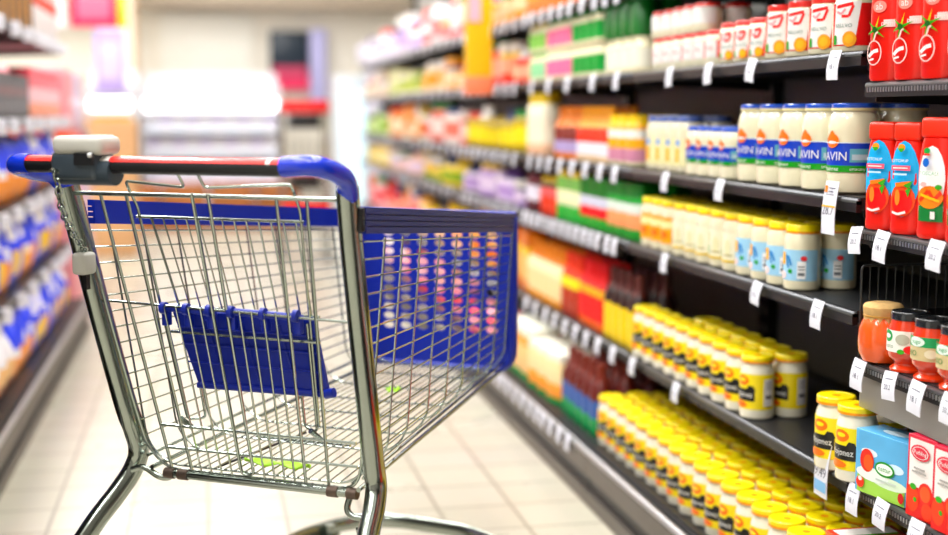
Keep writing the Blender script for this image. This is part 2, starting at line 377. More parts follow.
# fifth shelf: cream jars with red lids and leaning white labels
redl=mat('red_lid',hexc('e2231a'),.3,0,.5); red=pm('e3191c')
def egglab(w,h):
    return [('r',-w*.5,w*1.0,h*.12,h*.84,red),('p',[(-w*.42,h*.14),(w*.28,h*.14),(w*.45,h*.88),(-w*.40,h*.86)],W_),
      ('s',[(-w*.30,h*.78),(-w*.05,h*.80),(w*.22,h*.83)],.006,red),('s',[(w*.22,h*.80),(w*.10,h*.62),(-w*.12,h*.62)],.005,red),('s',[(-w*.28,h*.70),(-w*.14,h*.66),(0,h*.74)],.004,pm('f29aa0')),
      ('t','BELLVO',-w*.06,h*.46,.0095,pm('6f8a80')),('r',-w*.40,-w*.28,h*.14,h*.30,gr),('e',w*.13,h*.23,w*.20,h*.135,pm('f7a51e')),('e',w*.13,h*.23,w*.12,h*.08,pm('fbbb33'))]
a1=jar('mayonnaise_jar',.041,.108,mayo,redl,egglab(.062,.104),neck=.9,lidh=.012)
run(a1,2.235,.0985,4,ZR[4],'sauce jar with egg on white label','jar','egg-labelled jars near the end of the fifth shelf',SH[4],rows=2,rp=.087,x0=1.158,rot=.62)
a2=jar('mayonnaise_jar',.034,.088,mayo,redl,egglab(.044,.078),neck=.9,lidh=.011)
run(a2,2.600,.080,3,ZR[4],'short red-lidded sauce jar with egg label','jar','short egg-labelled jars on the fifth shelf',SH[4],rows=2,rp=.074,x0=1.144,rot=.6)
k=[('r',-.05,.05,.018,.056,W_),('r',-.020,-.010,.018,.056,red),('r',.024,.034,.018,.056,red),('t','ru',.006,.04,.018,pm('f2777a'))]
a3=jar('horseradish_jar',.034,.080,pm('efe9cf'),redl,k,neck=.9,lidh=.011)
run(a3,2.875,.073,6,ZR[4],'red-striped jar with red lid','jar','red-striped jars on the fifth shelf, lower tier',SH[4]+' lower tier',rows=2,rp=.074,x0=1.157)
a4=jar('horseradish_jar',.034,.066,pm('efe9cf'),redl,k[:1],neck=.9,lidh=.012)
run(a4,2.95,.073,5,ZR[4],'plain cream red-lidded jar','jar','cream jars stacked on the fifth shelf',SH[4]+' upper tier',rows=2,rp=.074,x0=1.157,zoff=.081)
# ---- nearest bay
ket=mat('red_squeeze_plastic',hexc('ea1804'),.3,0,.15,var=.03); ket2=mat('orange_red_cap',hexc('ee2c06'),.4,0,.1)
sky=pm('23aee8'); leaf=pm('49a52b'); dred=pm('c01610'); pk=pm('f0657a')
def squeeze(name,w,d,h,items,prof,label='front_label',cap=True):
    rt=empty(name); mb=MB(); n=64; vs=[];fs=[]
    for (a,z) in prof:
        for q in range(n):
            an=2*PI*q/n; c,s=math.cos(an),math.sin(an); e=.72
            vs.append((math.copysign(abs(c)**e,c)*d/2*(.5+.5*a),math.copysign(abs(s)**e,s)*w/2*a,z*h))
    L=len(prof)
    for i in range(L-1):
        for q in range(n): fs.append((i*n+q,i*n+(q+1)%n,(i+1)*n+(q+1)%n,(i+1)*n+q))
    fs+=[tuple(range(n))[::-1],tuple((L-1)*n+q for q in range(n))]
    mb.add(vs,fs,ket,True); b=mb.obj('bottle_body',rt)
    m2=MB(); z0=prof[-1][1]*h
    m2.bbox(-d*.38,d*.38,-w*.42,w*.42,z0,h,ket2,.006); c=m2.obj('bottle_cap',rt)
    m3=MB()
    def S(s,t,e):
        a=1-.22*min(1,(abs(s)/(w*.5))**2.2)*0
        x=d/2*(1-abs(2*s/w)**2.6)**(1/2.6) if abs(2*s/w)<1 else 0
        # follow the body's own taper at this height
        tt=t/h; aa=prof[-1][0]
        for (a0,z0_),(a1,z1_) in zip(prof,prof[1:]):
            if z0_<=tt<=z1_: aa=a0+(a1-a0)*(tt-z0_)/((z1_-z0_) or 1); break
        sn=max(-.98,min(.98,s/(w/2*aa))); an_s=abs(sn)**(1/.72); cc=math.sqrt(max(0,1-an_s**2))**.72
        return (-(cc*d/2*(.5+.5*aa))-e*2.5-.0004,-s*1.0,t)
    pr(m3,S,items); l=m3.obj(label,rt); reg(rt,b,c,l); return rt
def grid_e(cs,ct,rs,rt,m): return ('e',cs,ct,rs,rt,m)
kp=[(.86,0),(.98,.015),(1,.06),(.97,.12),(1,.20),(1,.55),(.95,.68),(.86,.79),(.80,.83)]
w=.062
itA=[grid_e(0,.090,.027,.062,sky),grid_e(0,.056,.023,.027,pm('ee5a1c')),grid_e(0,.052,.019,.020,pm('e8261a')),grid_e(-.008,.060,.005,.013,pm('f58a4a')),('s',[(-.012,.080),(.016,.084)],.007,pm('f2832a')),('p',[(.004,.080),(.020,.088),(.014,.074)],leaf),
  ('p',[(.008,.072),(.018,.078),(.012,.058),(.010,.046)],leaf),('s',[(-.016,.036),(-.004,.033),(.010,.037)],.004,W_),('r',-.020,.016,.104,.112,pk),('s',[(-.016,.108),(.012,.108)],.002,W_),('t','KETCHUP',-.003,.1195,.0072,W_,1.0),('s',[(-.014,.098),(.012,.098)],.003,pm('c8e8f8')),('e',0,.141,.007,.006,orim),('p',[(-.006,.140),(.006,.140),(0,.131)],leaf)]
kA=squeeze('ketchup_bottle',w,.045,.182,itA,kp)
for i,y in enumerate((2.052,1.968)):
    place(kA,1.128,y,ZN[3]+.0005,'red squeeze bottle with sky blue oval label, %s from the shelf end'%ordw(i),'bottle','sky blue labelled ketchup bottles in the nearest bay',rz=.45)
itB=[('r',-.022,.020,.030,.060,pm('1f7a35')),grid_e(-.002,.094,.024,.052,pm('f4f6f6')),('r',-.024,.021,.044,.052,pm('f4f6f6')),('r',-.023,.021,.028,.052,pm('16763a')),grid_e(-.002,.066,.023,.018,pm('f08a22')),('s',[(-.020,.060),(-.004,.076),(.006,.062),(.018,.074)],.006,pm('e4431d')),('s',[(-.018,.070),(.016,.060)],.004,pm('f9c24b')),('e',.014,.082,.006,.004,leaf),
  ('r',.002,.010,.032,.044,W_),('e',-.008,.138,.006,.005,pm('1f9a4a')),('r',-.014,-.002,.131,.134,red),('e',-.008,.120,.006,.007,pm('2465c0')),('t','TOSCALI',-.002,.103,.0085,pm('7fb890')),('e',-.010,.086,.006,.004,pm('f3b8b4'))]
kB=squeeze('ketchup_bottle',.070,.05,.190,itB,kp)
for i,y in enumerate((1.880,1.797,1.714)):
    place(kB,1.130,y,ZN[3]+.0005,'red squeeze bottle with white oval pasta label, %s right of the blue labelled pair'%ordw(i),'bottle','white labelled ketchup bottles in the nearest bay',rz=.45)
# tall tomato bottles, top left shelf of the near bay
pale=pm('ff8f84'); itC=[('e',-.006,.122,.014,.010,pale),('t','ab',-.006,.122,.016,W_),('r',.004,.024,.088,.100,pm('f7d4cf')),('t','pomi',.012,.094,.012,W_)]
for a in(20,75,140,200,255,325):
    an=math.radians(a); itC.append(('p',[(-.010-.003*math.sin(an),.084+.003*math.cos(an)),(-.010+.024*math.cos(an),.084+.024*math.sin(an)),(-.010+.003*math.sin(an),.084-.003*math.cos(an))],leaf if a!=75 else pm('b8c93a')))
itC+=[('e',-.010,.084,.005,.005,pm('145a1e'))]
ring=[(-.010+.015*math.cos(t),.046+.020*math.sin(t)) for t in [2*PI*i/14 for i in range(15)]]
itC+=[('s',ring,.0022,pm('f7c9c4')),('s',[(-.010,.066),(-.006,.078),(-.002,.080)],.003,pm('f7c9c4')),('s',[(-.020,.040),(-.010,.048),(0,.050)],.006,W_),('s',[(-.018,.034),(-.008,.036)],.003,W_)]
kp2=[(.9,0),(1,.02),(1,.62),(.95,.72),(.80,.82),(.62,.88)]
kC=squeeze('tomato_sauce_bottle',.066,.05,.20,itC,kp2)
for i,y in enumerate((2.050,1.968,1.886,1.804)):
    place(kC,1.128,y,ZN[4]+.0005,'tall red tomato sauce bottle with green tomato stalk print, %s from the shelf end'%ordw(i),'bottle','tomato stalk bottles on the upper shelf of the nearest bay',rz=.45)
# small red sauce jars
sauce=mat('tomato_sauce_glass',hexc('e23a10'),.15,0,.9,var=.15,scale=60); sauce2=mat('orange_sauce_glass',hexc('ee5a10'),.15,0,.9,var=.15,scale=60)
straw=mat('beige_cloth_cover',hexc('d2a868'),.8,var=.25,scale=90,bump=.4); blid=mat('black_lid',hexc('1a1d20'),.2,0,.7)
pot=[(.62,0),(.80,.03),(.98,.18),(1,.36),(.97,.55),(.84,.68),(.72,.76),(.70,.84)]
cl=empty('cloth_topped_jar'); m=MB(); m.lathe([(a*.041,b*.105) for a,b in pot],sauce2,24); g=m.obj('glass_jar',cl)
m=MB(); prof=[(.0345,.050),(.037,.056),(.034,.068),(.031,.080),(.033,.084),(.034,.096),(.030,.101),(.022,.103)]; n=28; vs=[];fs=[]
for i,(r_,z_) in enumerate(prof):
    for q in range(n):
        a=2*PI*q/n; rr=r_*(1+.045*math.sin(q*2.9)*(1 if i<4 else .4)); vs.append((rr*math.cos(a),rr*math.sin(a),z_+(.005*math.sin(q*1.9) if i==0 else 0)))
for i in range(len(prof)-1):
    for q in range(n): fs.append((i*n+q,i*n+(q+1)%n,(i+1)*n+(q+1)%n,(i+1)*n+q))
fs.append(tuple((len(prof)-1)*n+q for q in range(n))); m.add(vs,fs,straw,True); c1=m.obj('cloth_cover',cl)
m=MB(); m.tube([(.0325*math.cos(2*PI*q/20),.0325*math.sin(2*PI*q/20),.081) for q in range(20)],.0013,pm('b98a4a'),6,closed=True); c2=m.obj('string_tie',cl); reg(cl,g,c1,c2)
place(cl,1.130,2.046,ZN[2]+.0005,'orange sauce jar with beige cloth over its lid','jar',None)
def potjar(l0,nm='pesto_sauce_jar'):
    return jar(nm,.036,.100,sauce,blid,l0,neck=.88,lidh=.013,shape=[(.78,0),(.86,.01),(.86,.05),(.66,.11),(.66,.14),(.96,.26),(1,.40),(.98,.66),(.86,.80),(.84,.88)])
k=[('r',-.045,.045,.034,.070,pm('f1f1e8')),('e',-.018,.060,.012,.010,pm('2f9a56')),('e',-.018,.060,.008,.004,W_),('e',.012,.056,.012,.009,pm('b9b9a8')),('e',.026,.040,.012,.007,pm('e02b14')),('e',.010,.036,.006,.004,leaf),('t','pesto',-.014,.044,.010,pm('8a9a86'))]
place(potjar(k),1.135,1.966,ZN[2]+.0005,'red sauce jar with white label and black lid, beside the cloth topped jar','jar','black-lidded red sauce jars',rz=.4)
k=[('r',-.045,.045,.034,.072,pm('cdbb92')),('r',-.045,.045,.056,.072,pm('1f9a5e')),('e',-.008,.064,.016,.008,pm('e8f3ea')),('t','sugo',-.008,.064,.010,pm('1f9a5e')),('t','BIO',-.016,.045,.013,pm('3f7a3a')),('e',.018,.046,.010,.007,pm('e6dcc0'))]
pj=potjar(k)
for i,y in enumerate((1.890,1.814,1.738)):
    place(pj,1.135,y,ZN[2]+.0005,'red sauce jar with green banded tan label and black lid, %s from the left'%ordw(i),'jar','black-lidded red sauce jars',rz=.4)
# cartons and jars on the second shelf of the near bay
for i,(x,y) in enumerate(((1.118,2.182),(1.118,2.100),(1.195,2.135))):
    place(yj,x,y,ZN[1]+.0005,['yellow-lidded mayonnaise jar alone at the dark gap, left of the pair','yellow-lidded mayonnaise jar right of the pair beside the blue carton','yellow-lidded mayonnaise jar behind the pair beside the blue carton'][i],'jar','pair of mayonnaise jars by the cartons',rz=.3)
skyb=mat('carton_sky',hexc('5cb3ea'),.35,0,.3,var=.3,scale=14)
fr=[('r',-.058,.058,.0,.106,skyb),('e',-.030,.072,.02,.007,pm('e9f4fb')),('e',.034,.058,.02,.008,pm('d8ecf8')),('r',-.058,.058,.0,.030,pm('a8d46a')),('e',.02,.030,.044,.010,pm('dff0d8')),('e',-.020,.036,.04,.012,pm('eef6ee')),('e',-.034,.058,.017,.020,pm('d9341a')),('e',-.030,.055,.012,.014,pm('f0623a')),
  ('e',.010,.052,.024,.013,pm('1f8f2c')),('e',.010,.052,.020,.0095,pm('f3fbf0')),('t','nattur',.010,.052,.012,pm('1f8f2c')),('s',[(-.01,.032),(.04,.032)],.003,pm('cbd6cb')),('e',-.048,.018,.010,.010,pm('e8412a')),('e',-.048,.024,.005,.004,W_),('e',.052,.014,.007,.009,dred)]
bc=carton('soup_carton',.130,.06,.108,skyb,fr,[('e',0,0,.03,.012,pm('d8ecf8'))],[('r',-.03,.03,0,.09,skyb),('e',-.008,.05,.01,.012,pm('d8ecf8'))])
place(bc,1.130,1.987,ZN[1]+.0005,'sky blue carton with tomato and green oval print','carton',None,rz=.22)
crim=mat('crimson_carton',hexc('e0183c'),.35,0,.3)
fr=[('r',-.034,.034,0,.131,crim),('r',-.029,.030,.108,.128,pm('f2ede9')),('p',[(-.029,.050),(.030,.050),(.030,.118),(-.029,.122)],pm('f2ede9')),('r',-.034,.034,0,.050,pm('d81f18')),('e',-.018,.030,.016,.022,pm('ee4a1f')),('e',.014,.044,.018,.018,pm('e3341c')),('e',.014,.044,.013,.013,pm('f0603c')),('e',.020,.016,.014,.014,pm('ee4a1f')),('e',-.016,.050,.008,.005,leaf),('e',-.010,.030,.004,.004,leaf),('e',.0,.108,.024,.013,crim),('e',.0,.108,.020,.010,W_),('e',.0,.108,.018,.009,crim),
  ('t','Pudding',0,.108,.010,W_),('s',[(-.014,.082),(.014,.082)],.003,pm('a8a4a0')),('s',[(-.018,.076),(.018,.076)],.003,pm('a8a4a0'))]
rc=carton('tomato_carton',.070,.070,.133,crim,fr,[('r',-.03,.03,-.03,.03,pm('e83a58'))],[('r',-.037,.037,0,.13,crim)])
for i,y in enumerate((1.868,1.792,1.716)):
    place(rc,1.140,y,ZN[1]+.0005,'crimson tomato carton on the second shelf, %s right of the blue carton'%ordw(i),'carton','crimson cartons in the nearest bay',rz=.12)
orc=mat('orange_red_carton',hexc('ee3a14'),.35,0,.3)
tp=[('r',-.045,-.012,-.055,.055,pm('f4efe8')),('r',-.010,-.004,-.055,.055,leaf),('e',.022,0,.014,.02,pm('fb7a3a'))]
ob=carton('noodle_carton',.105,.13,.155,orc,None,tp,[('r',-.06,.06,0,.13,orc)])
for i,(y,x) in enumerate(((2.075,1.142),(1.96,1.142),(1.845,1.142))):
    place(ob,x,y,ZN[0]+.0005,'orange red carton with white stripe on its top, lowest shelf, %s from the jars'%ordw(i),'carton','orange red cartons on the lowest shelf')
# wire divider behind the small sauce jars
m=MB(); chrome=mat('chrome',hexc('d9dcda'),.14,1,var=.03)
wired=mat('dark_wire',hexc('4a4a4a'),.35,.7)
m.tube(fillet([(1.110,2.0885,ZN[2]+.001),(1.110,2.0885,ZN[2]+.162),(1.480,2.0885,ZN[2]+.162),(1.480,2.0885,ZN[2]+.001)],.008),.0022,wired)
for i in range(22): m.tube([(1.126+.016*i,2.0885,ZN[2]+.001),(1.126+.016*i,2.0885,ZN[2]+.162)],.0012,wired,6)
m.tube([(1.110,2.0885,ZN[2]+.003),(1.480,2.0885,ZN[2]+.003)],.0018,wired,6)
tag(m.obj('wire_divider'),'dark wire grid divider at the shelf end behind the small red sauce jars','divider')
# ================================================================= bay 2 products (blurred)
def P(*c): return [pm(x) for x in c]
def can(name,r,h,parts,prof=None): return lathed(name,prof or [(r*.85,0),(r,.05*h),(r,.75*h),(r*.8,.86*h),(r*.82,h)],[(a*h,b*h,pm(c)) for a,b,c in parts])
def btl(name,r,h,parts): return can(name,r,h,parts,[(r*.9,0),(r,.04*h),(r,.60*h),(r*.4,.82*h),(r*.4,h)])
def pack(name,w,d,h,cols):     # carton with stripes of its own print, one mesh
    m=MB(); n=len(cols); z=0
    for f,c in cols: m.bbox(-d/2,d/2,-w/2,w/2,z*h,(z+f)*h,pm(c),.0015); z+=f
    return m.obj(name)
def blk2(proto,y0,y1,pitch,z,desc,cat,shelf,rows=2,x0=1.155,zoff=0):
    n=max(1,int(round((y1-y0)/pitch))); run(proto,y0+pitch/2,pitch,n,z,desc,cat,desc+'s on the '+shelf,shelf,rows=rows,rp=pitch,x0=x0,zoff=zoff)
G2=ZR
cj=lambda c1,c2,lid:can('relish_jar',.036,.096,[(0,.14,'efe6c4'),(.14,.68,c1),(.68,.86,'efe6c4'),(.86,1,lid)])
blk2(cj('f3efdc','','e8dfc0'),3.36,3.70,.078,ZR[4],'cream jar with pale label','jar',SH[4]+' lower tier')
blk2(cj('1f9a48','','f0e8c8'),3.71,4.02,.078,ZR[4],'cream jar with green label','jar',SH[4]+' lower tier')
blk2(cj('f07aa0','','f0e8c8'),4.03,4.33,.078,ZR[4],'cream jar with pink label','jar',SH[4]+' lower tier')
blk2(cj('9fd8a8','','7cc06a'),4.34,4.59,.078,ZR[4],'cream jar with pale green label','jar',SH[4]+' lower tier')
cj2=lambda c1,lid:can('relish_jar',.036,.10,[(0,.14,'efe6c4'),(.14,.66,c1),(.66,.86,'efe6c4'),(.86,1,lid)])
blk2(can('pickle_jar',.036,.10,[(0,.8,'0f6a2c'),(.8,1,'14803a')]),3.37,3.70,.078,ZR[4],'dark green jar','jar',SH[4]+' upper tier',zoff=.0965)
blk2(cj2('27a04c','1c9440'),3.71,4.02,.078,ZR[4],'green-lidded jar with green label','jar',SH[4]+' upper tier',zoff=.0965)
blk2(cj2('f07aa0','1c9440'),4.03,4.33,.078,ZR[4],'green-lidded jar with pink label','jar',SH[4]+' upper tier',zoff=.0965)
blk2(cj2('8fc86a','d8c23a'),4.34,4.59,.078,ZR[4],'yellow-lidded jar with lime label','jar',SH[4]+' upper tier',zoff=.0965)
blk2(can('mustard_jar',.038,.14,[(0,.1,'efe6c4'),(.1,.35,'c98aa0'),(.35,.55,'f7b01c'),(.55,.72,'f6f1ea'),(.72,.82,'f7b01c'),(.82,1,'ffcf1a')]),3.39,3.63,.08,ZR[3],'yellow jar with white band','jar',SH[3])
blk2(btl('sauce_bottle',.03,.165,[(0,.12,'f6d8b0'),(.12,.35,'eeeaf0'),(.35,.62,'f0452a'),(.62,1,'f7a51a')]),3.64,3.97,.066,ZR[3],'orange-capped sauce bottle with red label','bottle',SH[3])
blk2(btl('sauce_bottle',.03,.165,[(0,.12,'f08a3a'),(.12,.35,'b0a0c8'),(.35,.62,'7a2a20'),(.62,1,'e8842a')]),3.98,4.25,.066,ZR[3],'orange-capped sauce bottle with brown label','bottle',SH[3])
big=can('oil_bottle',.050,.215,[(0,.2,'f6c9a8'),(.2,.6,'f3e6cf'),(.6,.82,'f6efd8'),(.82,1,'e8c83a')])
blk2(big,4.33,4.56,.115,ZR[3],'tall cream bottle with yellow cap','bottle',SH[3],rows=1)
blk2(pack('spice_pack',.085,.05,.155,[(.18,'0f8a34'),(.27,'f4a070'),(.18,'e6f0e6'),(.12,'2fa84a'),(.25,'0c7a2c')]),3.36,3.62,.088,ZR[2],'green pack with orange food print','pack',SH[2])
blk2(pack('spice_pack',.085,.05,.155,[(.22,'1f9a3c'),(.20,'e8202a'),(.2,'d8d8e8'),(.38,'0c7a2c')]),3.63,3.89,.088,ZR[2],'green pack with red print','pack',SH[2])
blk2(pack('spice_pack',.085,.05,.165,[(.3,'3aa648'),(.3,'f2f0c8'),(.25,'8ac26a'),(.15,'f0d022')]),3.90,4.16,.088,ZR[2],'green and cream pack with yellow top','pack',SH[2])
blk2(can('salsa_jar',.036,.13,[(0,.5,'ee4a2a'),(.5,.72,'f06a6a'),(.72,.86,'4a3a10'),(.86,1,'c9a81a')]),4.17,4.44,.078,ZR[2],'red salsa jar with dark olive lid','jar',SH[2])
blk2(can('salsa_jar',.036,.13,[(0,.3,'5a1420'),(.3,.7,'e9e4f0'),(.7,1,'5a1824')]),4.45,4.59,.078,ZR[2],'dark red jar with white label','jar',SH[2])
db=btl('soy_sauce_bottle',.034,.205,[(0,.08,'e6c81a'),(.08,.52,'f2cf1c'),(.52,.72,'2a0f08'),(.72,1,'5a2620')])
blk2(db,3.37,3.66,.073,ZR[1],'dark bottle with yellow label','bottle',SH[1])
blk2(btl('hot_sauce_bottle',.03,.20,[(0,.12,'f0702a'),(.12,.5,'e8261a'),(.5,.62,'f6b02a'),(.62,1,'e01a1a')]),3.68,3.94,.065,ZR[1],'red hot sauce bottle','bottle',SH[1])
blk2(btl('hot_sauce_bottle',.03,.20,[(0,.45,'b03a1a'),(.45,.62,'f8e05a'),(.62,1,'f04a1c')]),3.95,4.14,.065,ZR[1],'brown sauce bottle with orange cap','bottle',SH[1])
blk2(btl('hot_sauce_bottle',.03,.20,[(0,.12,'f0a01c'),(.12,.5,'f3d9a8'),(.5,.7,'f6f0c8'),(.7,1,'e88a1c')]),4.15,4.58,.065,ZR[1],'cream sauce bottle with orange cap','bottle',SH[1])
blk2(btl('soy_sauce_bottle',.034,.20,[(0,.25,'2a9a5a'),(.25,.5,'3a5a9a'),(.5,.75,'5a1a10'),(.75,1,'6a2418')]),3.45,3.84,.073,ZR[0],'brown-capped dark sauce bottle','bottle',SH[0],x0=1.072,rows=3)
blk2(pack('stock_carton',.10,.09,.16,[(.12,'0f8a4a'),(.28,'f09a2a'),(.45,'f8dfae'),(.15,'f6f1e2')]),3.85,4.17,.11,ZR[0],'cream carton with orange and green base','carton',SH[0],x0=1.085)
blk2(pack('stock_carton',.10,.09,.185,[(.14,'1a8a4a'),(.5,'f4c48a'),(.18,'f2a23a'),(.18,'f4f2e2')]),4.19,4.57,.11,ZR[0],'tall cream carton with white top','carton',SH[0],x0=1.085)
# top shelf of both bays: bases just outside or at the frame's top edge
blk2(pack('snack_pack',.11,.08,.16,[(.3,'f07a1a'),(.4,'f4a81c'),(.3,'e8451c')]),3.60,4.59,.12,ZR[5],'orange pack above the green jars','pack',SH[5],rows=1,x0=1.16)
# far bays
pal={2:[['f2a5b0','d8324a'],['f4c27a','e07a1a'],['e9d8f0','b89ad0'],['f5e04a','b8a01a'],['f6b89a','e8401a'],['f0d0a8','f0a01c']],
     3:[['f4a6b2','e03048'],['f2b08a','f7dcc0'],['f6d86a','8aa83a'],['ea7a6a','f2e4dc'],['f2a84a','f6e0b8'],['f08a8a','f6f0f0']],
     4:[['f29ab0','f6e8ee'],['d8302a','f4b0a0'],['f0c8b0','ead8f0'],['e88a3a','f4e6c8'],['b8c83a','f0f0c0'],['c8b0e0','f4eef8']],
     5:[['e8a0c0','f4e0ea'],['e23a4a','f6d0d4'],['f0cc2a','f6f0c0'],['8ab83a','d8e8b0'],['e8c8a8','f6ece0'],['d8d0e8','f4f2fa']]}
bn={2:'bay before the orange banner',3:'bay just past the orange banner',4:'second bay past the orange banner',5:'farthest right bay'}
CN=['pink','orange','lilac','yellow','coral','amber']
protos={}
rnd=random.Random(3)
for b in (2,3,4,5):
    y0,y1=bays[b]
    for s in range(6):
        gap=(ZR[s+1]-ZR[s]) if s<5 else .30
        c1,c2=pal[b][s]; n=10; pitch=(y1-y0-.05)/n
        i0=0; q=0
        while i0<n:
            ln=min(n-i0,rnd.choice((1,2,2,3))); hh=gap*rnd.uniform(.5,.78); q+=1
            a_,b_=(c1,c2) if rnd.random()<.5 else (c2,c1)
            c_=rnd.choice(('f4f0ea','f0b01c','d83a2a','3a8a3a','5a3a7a','f6d040','2a3a6a',a_))
            kd=rnd.randrange(3)
            if kd==0: pt=pack('grocery_pack',pitch*.88,.08,hh,[(rnd.uniform(.15,.3),b_),(.4,a_),(.12,c_),(.25,rnd.choice((a_,b_,'f4f0ea')))]); cat='pack'
            elif kd==1: pt=can('grocery_jar',pitch*.44,hh,[(0,.2,a_),(.2,.62,b_),(.62,.82,a_),(.82,1,c_)]); cat='jar'
            else: pt=btl('grocery_bottle',pitch*.42,hh,[(0,.15,b_),(.15,.5,a_),(.5,.7,b_),(.7,1,c_)]); cat='bottle'
            for i in range(i0,i0+ln):
                yy=y0+.025+pitch*(i+.5)
                place(pt,(1.17 if s else 1.10)+rnd.uniform(0,.03),yy,ZR[s]+.0005,'blurred %s, %s from the near end, %s, %s'%(cat,ordw(i),SH[s],bn[b]),cat,'groceries in the far right bays')
            i0+=ln
# ================================================================= price tags
tagm=mat('price_paper',hexc('dddde6'),.6,var=.02); ink=pm('5d5d6c')
def mk_tag(w,h,txt,extra=None,curl=.004):
    m=MB(); n=6; vs=[];fs=[]
    for i in range(n+1):
        t=i/n; x=-.004-curl*math.sin(t*PI*.9)-(.006*t)
        for y in(-w/2,w/2): vs+=[(x,y,-h*t),(x+.0012,y,-h*t)]
    for i in range(n):
        a=4*i; fs+=[(a,a+4,a+6,a+2),(a+1,a+3,a+7,a+5),(a,a+1,a+5,a+4),(a+2,a+6,a+7,a+3)]
    fs+=[(0,2,3,1),(4*n,4*n+1,4*n+3,4*n+2)]
    m.add(vs,fs,tagm)
    S=lambda s,t,e:(-.004-curl*math.sin(-t/h*PI*.9)-(.006*-t/h)-e,-s,t)
    it=[('t',txt,-.002,-h*.55,h*.26,ink),('s',[(-w*.3,-h*.25),(w*.3,-h*.25)],.0012,ink)]
    if extra: it+=extra
    pr(m,S,it); return m.obj('price_tag')
def shelfword(z,zs): return SH[zs.index(z)]
tg=mk_tag(.042,.047,'20.2'); tg2=mk_tag(.042,.052,'18.1'); tgl=mk_tag(.050,.095,'28.7',[('r',-.025,.025,-.046,-.043,pm('f5b81c')),('r',-.022,-.012,-.020,-.008,pm('f58a2a')),('s',[(-.006,-.012),(.018,-.012)],.002,ink),('s',[(-.006,-.018),(.012,-.018)],.002,ink)])
tgb=mk_tag(.050,.100,'9.49',[('r',-.022,.022,-.090,-.070,pm('7fb4e0')),('r',-.023,.0,-.032,-.010,pm('f6c59a'))])
def ptag(proto,y,z,lab,x=XF,rx=0): 
    o=place(proto,x,y,z+.003,lab,'price tag','price tags on the shelf rails'); o.rotation_euler=(rx,0,0); return o
near_tags=[(4,2.181,tg2,0),(4,2.543,tg,1),(4,2.782,tg,2),(4,3.03,tg,3),(3,2.699,tg,1),(3,3.048,tg,2),(2,2.217,tg2,0),(2,2.49,tg,1),(2,3.045,tg,2),(1,2.95,tg,1),(1,3.28,tg,2)]
for i,(s,y,p,q) in enumerate(near_tags):
    ptag(p,y,ZR[s],'white price tag, %s from near end of the %s in the mayonnaise bay'%(ordw(q),SH[s]),rx=random.uniform(-.12,.12))
o=ptag(tgl,2.179,ZR[3]+.022,'long white price tag with yellow line below the last big blue-lidded jar')
for i,(s,y) in enumerate(((3,2.083),(3,1.991),(3,1.826),(2,2.055),(2,1.951),(2,1.864),(2,1.77),(1,2.058),(1,1.961),(1,1.85))):
    ptag((tg2 if i%2 else tg),y,ZN[s],'white price tag in the nearest bay on the %s, %s from its left end'%(SH[s],ordw([0,1,2,0,1,2,3,0,1,2][i])),rx=random.uniform(-.1,.1))
ptag(tgb,2.176,ZN[1]+.045,'long price tag with blue block hanging before the pair of mayonnaise jars')
tgL=mk_tag(.046,.052,'4.99')
def tagrun(y0,y1,step,z,zs,where,x=XF,sgn=1):
    y=y0; i=0
    while y<y1:
        o=ptag(tg if sgn>0 else tgL,y,z,'white price tag, %s along the %s rail, %s'%(ordw(i),SH[zs.index(z)],where),x=x,rx=random.uniform(-.15,.15))
        if sgn<0: o.rotation_euler[2]=PI-.75
        y+=step*random.uniform(.85,1.15); i+=1
for s,st in((5,.12),(4,.24),(3,.13),(2,.08),(1,.13)): tagrun(3.45,4.56,st,ZR[s],ZR,'dark bottle bay')
for b in(2,3,4,5):
    for s in(1,2,3,4,5): tagrun(bays[b][0]+.06,bays[b][1]-.04,.14 if b==2 else .2,ZR[s],ZR,bn[b])
tagrun(3.5,4.55,.09,ZR[0],ZR,'dark bottle bay',x=XK+.002)
# orange aisle banner between the bays
m=MB(); m.bbox(.995,1.098,5.05,5.09,1.19,1.85,pm('ffc21a'),.004); m.bbox(.99,1.099,5.045,5.095,1.12,1.19,pm('f58a6a'),.004)
m.box(1.095,1.102,5.06,5.08,1.13,1.152,black); m.box(1.0,1.05,5.044,5.046,1.40,1.50,pm('e8b8c8'))
tag(m.obj('aisle_banner'),'tall orange aisle banner sticking out from the right hand shelves','banner')
# ================================================================= LEFT SIDE
def bag(name,w,h,d,f):        # pillow pack facing +X, f(s,t)->material over s,t in 0..1
    m=MB(); nx,nz=10,14
    for sg in(1,-1):
        for i in range(nx):
            for j in range(nz):
                q=[]
                for a,b in((i,j),(i+1,j),(i+1,j+1),(i,j+1)):
                    s=a/nx; t=b/nz; th=d/2*(math.sin(PI*s)**.5 if 0<s<1 else 0)*(math.sin(PI*min(1,max(0,(t-.05)/.9)))**.45 if .05<t<.95 else 0)
                    th*=1+.10*math.sin(9*s+5*t)
                    q.append((sg*(th+.001),(s-.5)*w*(1-.05*math.sin(PI*t)),t*h))
                if sg<0: q=q[::-1]
                m.add(q,[(0,1,2,3)],f((i+.5)/nx,(j+.5)/nz),True)
    bmo=m.obj(name)
    bm=bmesh.new(); bm.from_mesh(bmo.data); bmesh.ops.remove_doubles(bm,verts=bm.verts,dist=.0001); bm.to_mesh(bmo.data); bm.free()
    return bmo
bb=pm('0a48f0'); oo=pm('ff9a1c'); ww=pm('f2f2fa'); wb=pm('8a4a1c'); yy_=pm('f8d040')
def f1(s,t): return ww if ((s-.5)**2/.07+(t-.62)**2/.03)<.5 else (oo if t<.48+.1*s else bb)
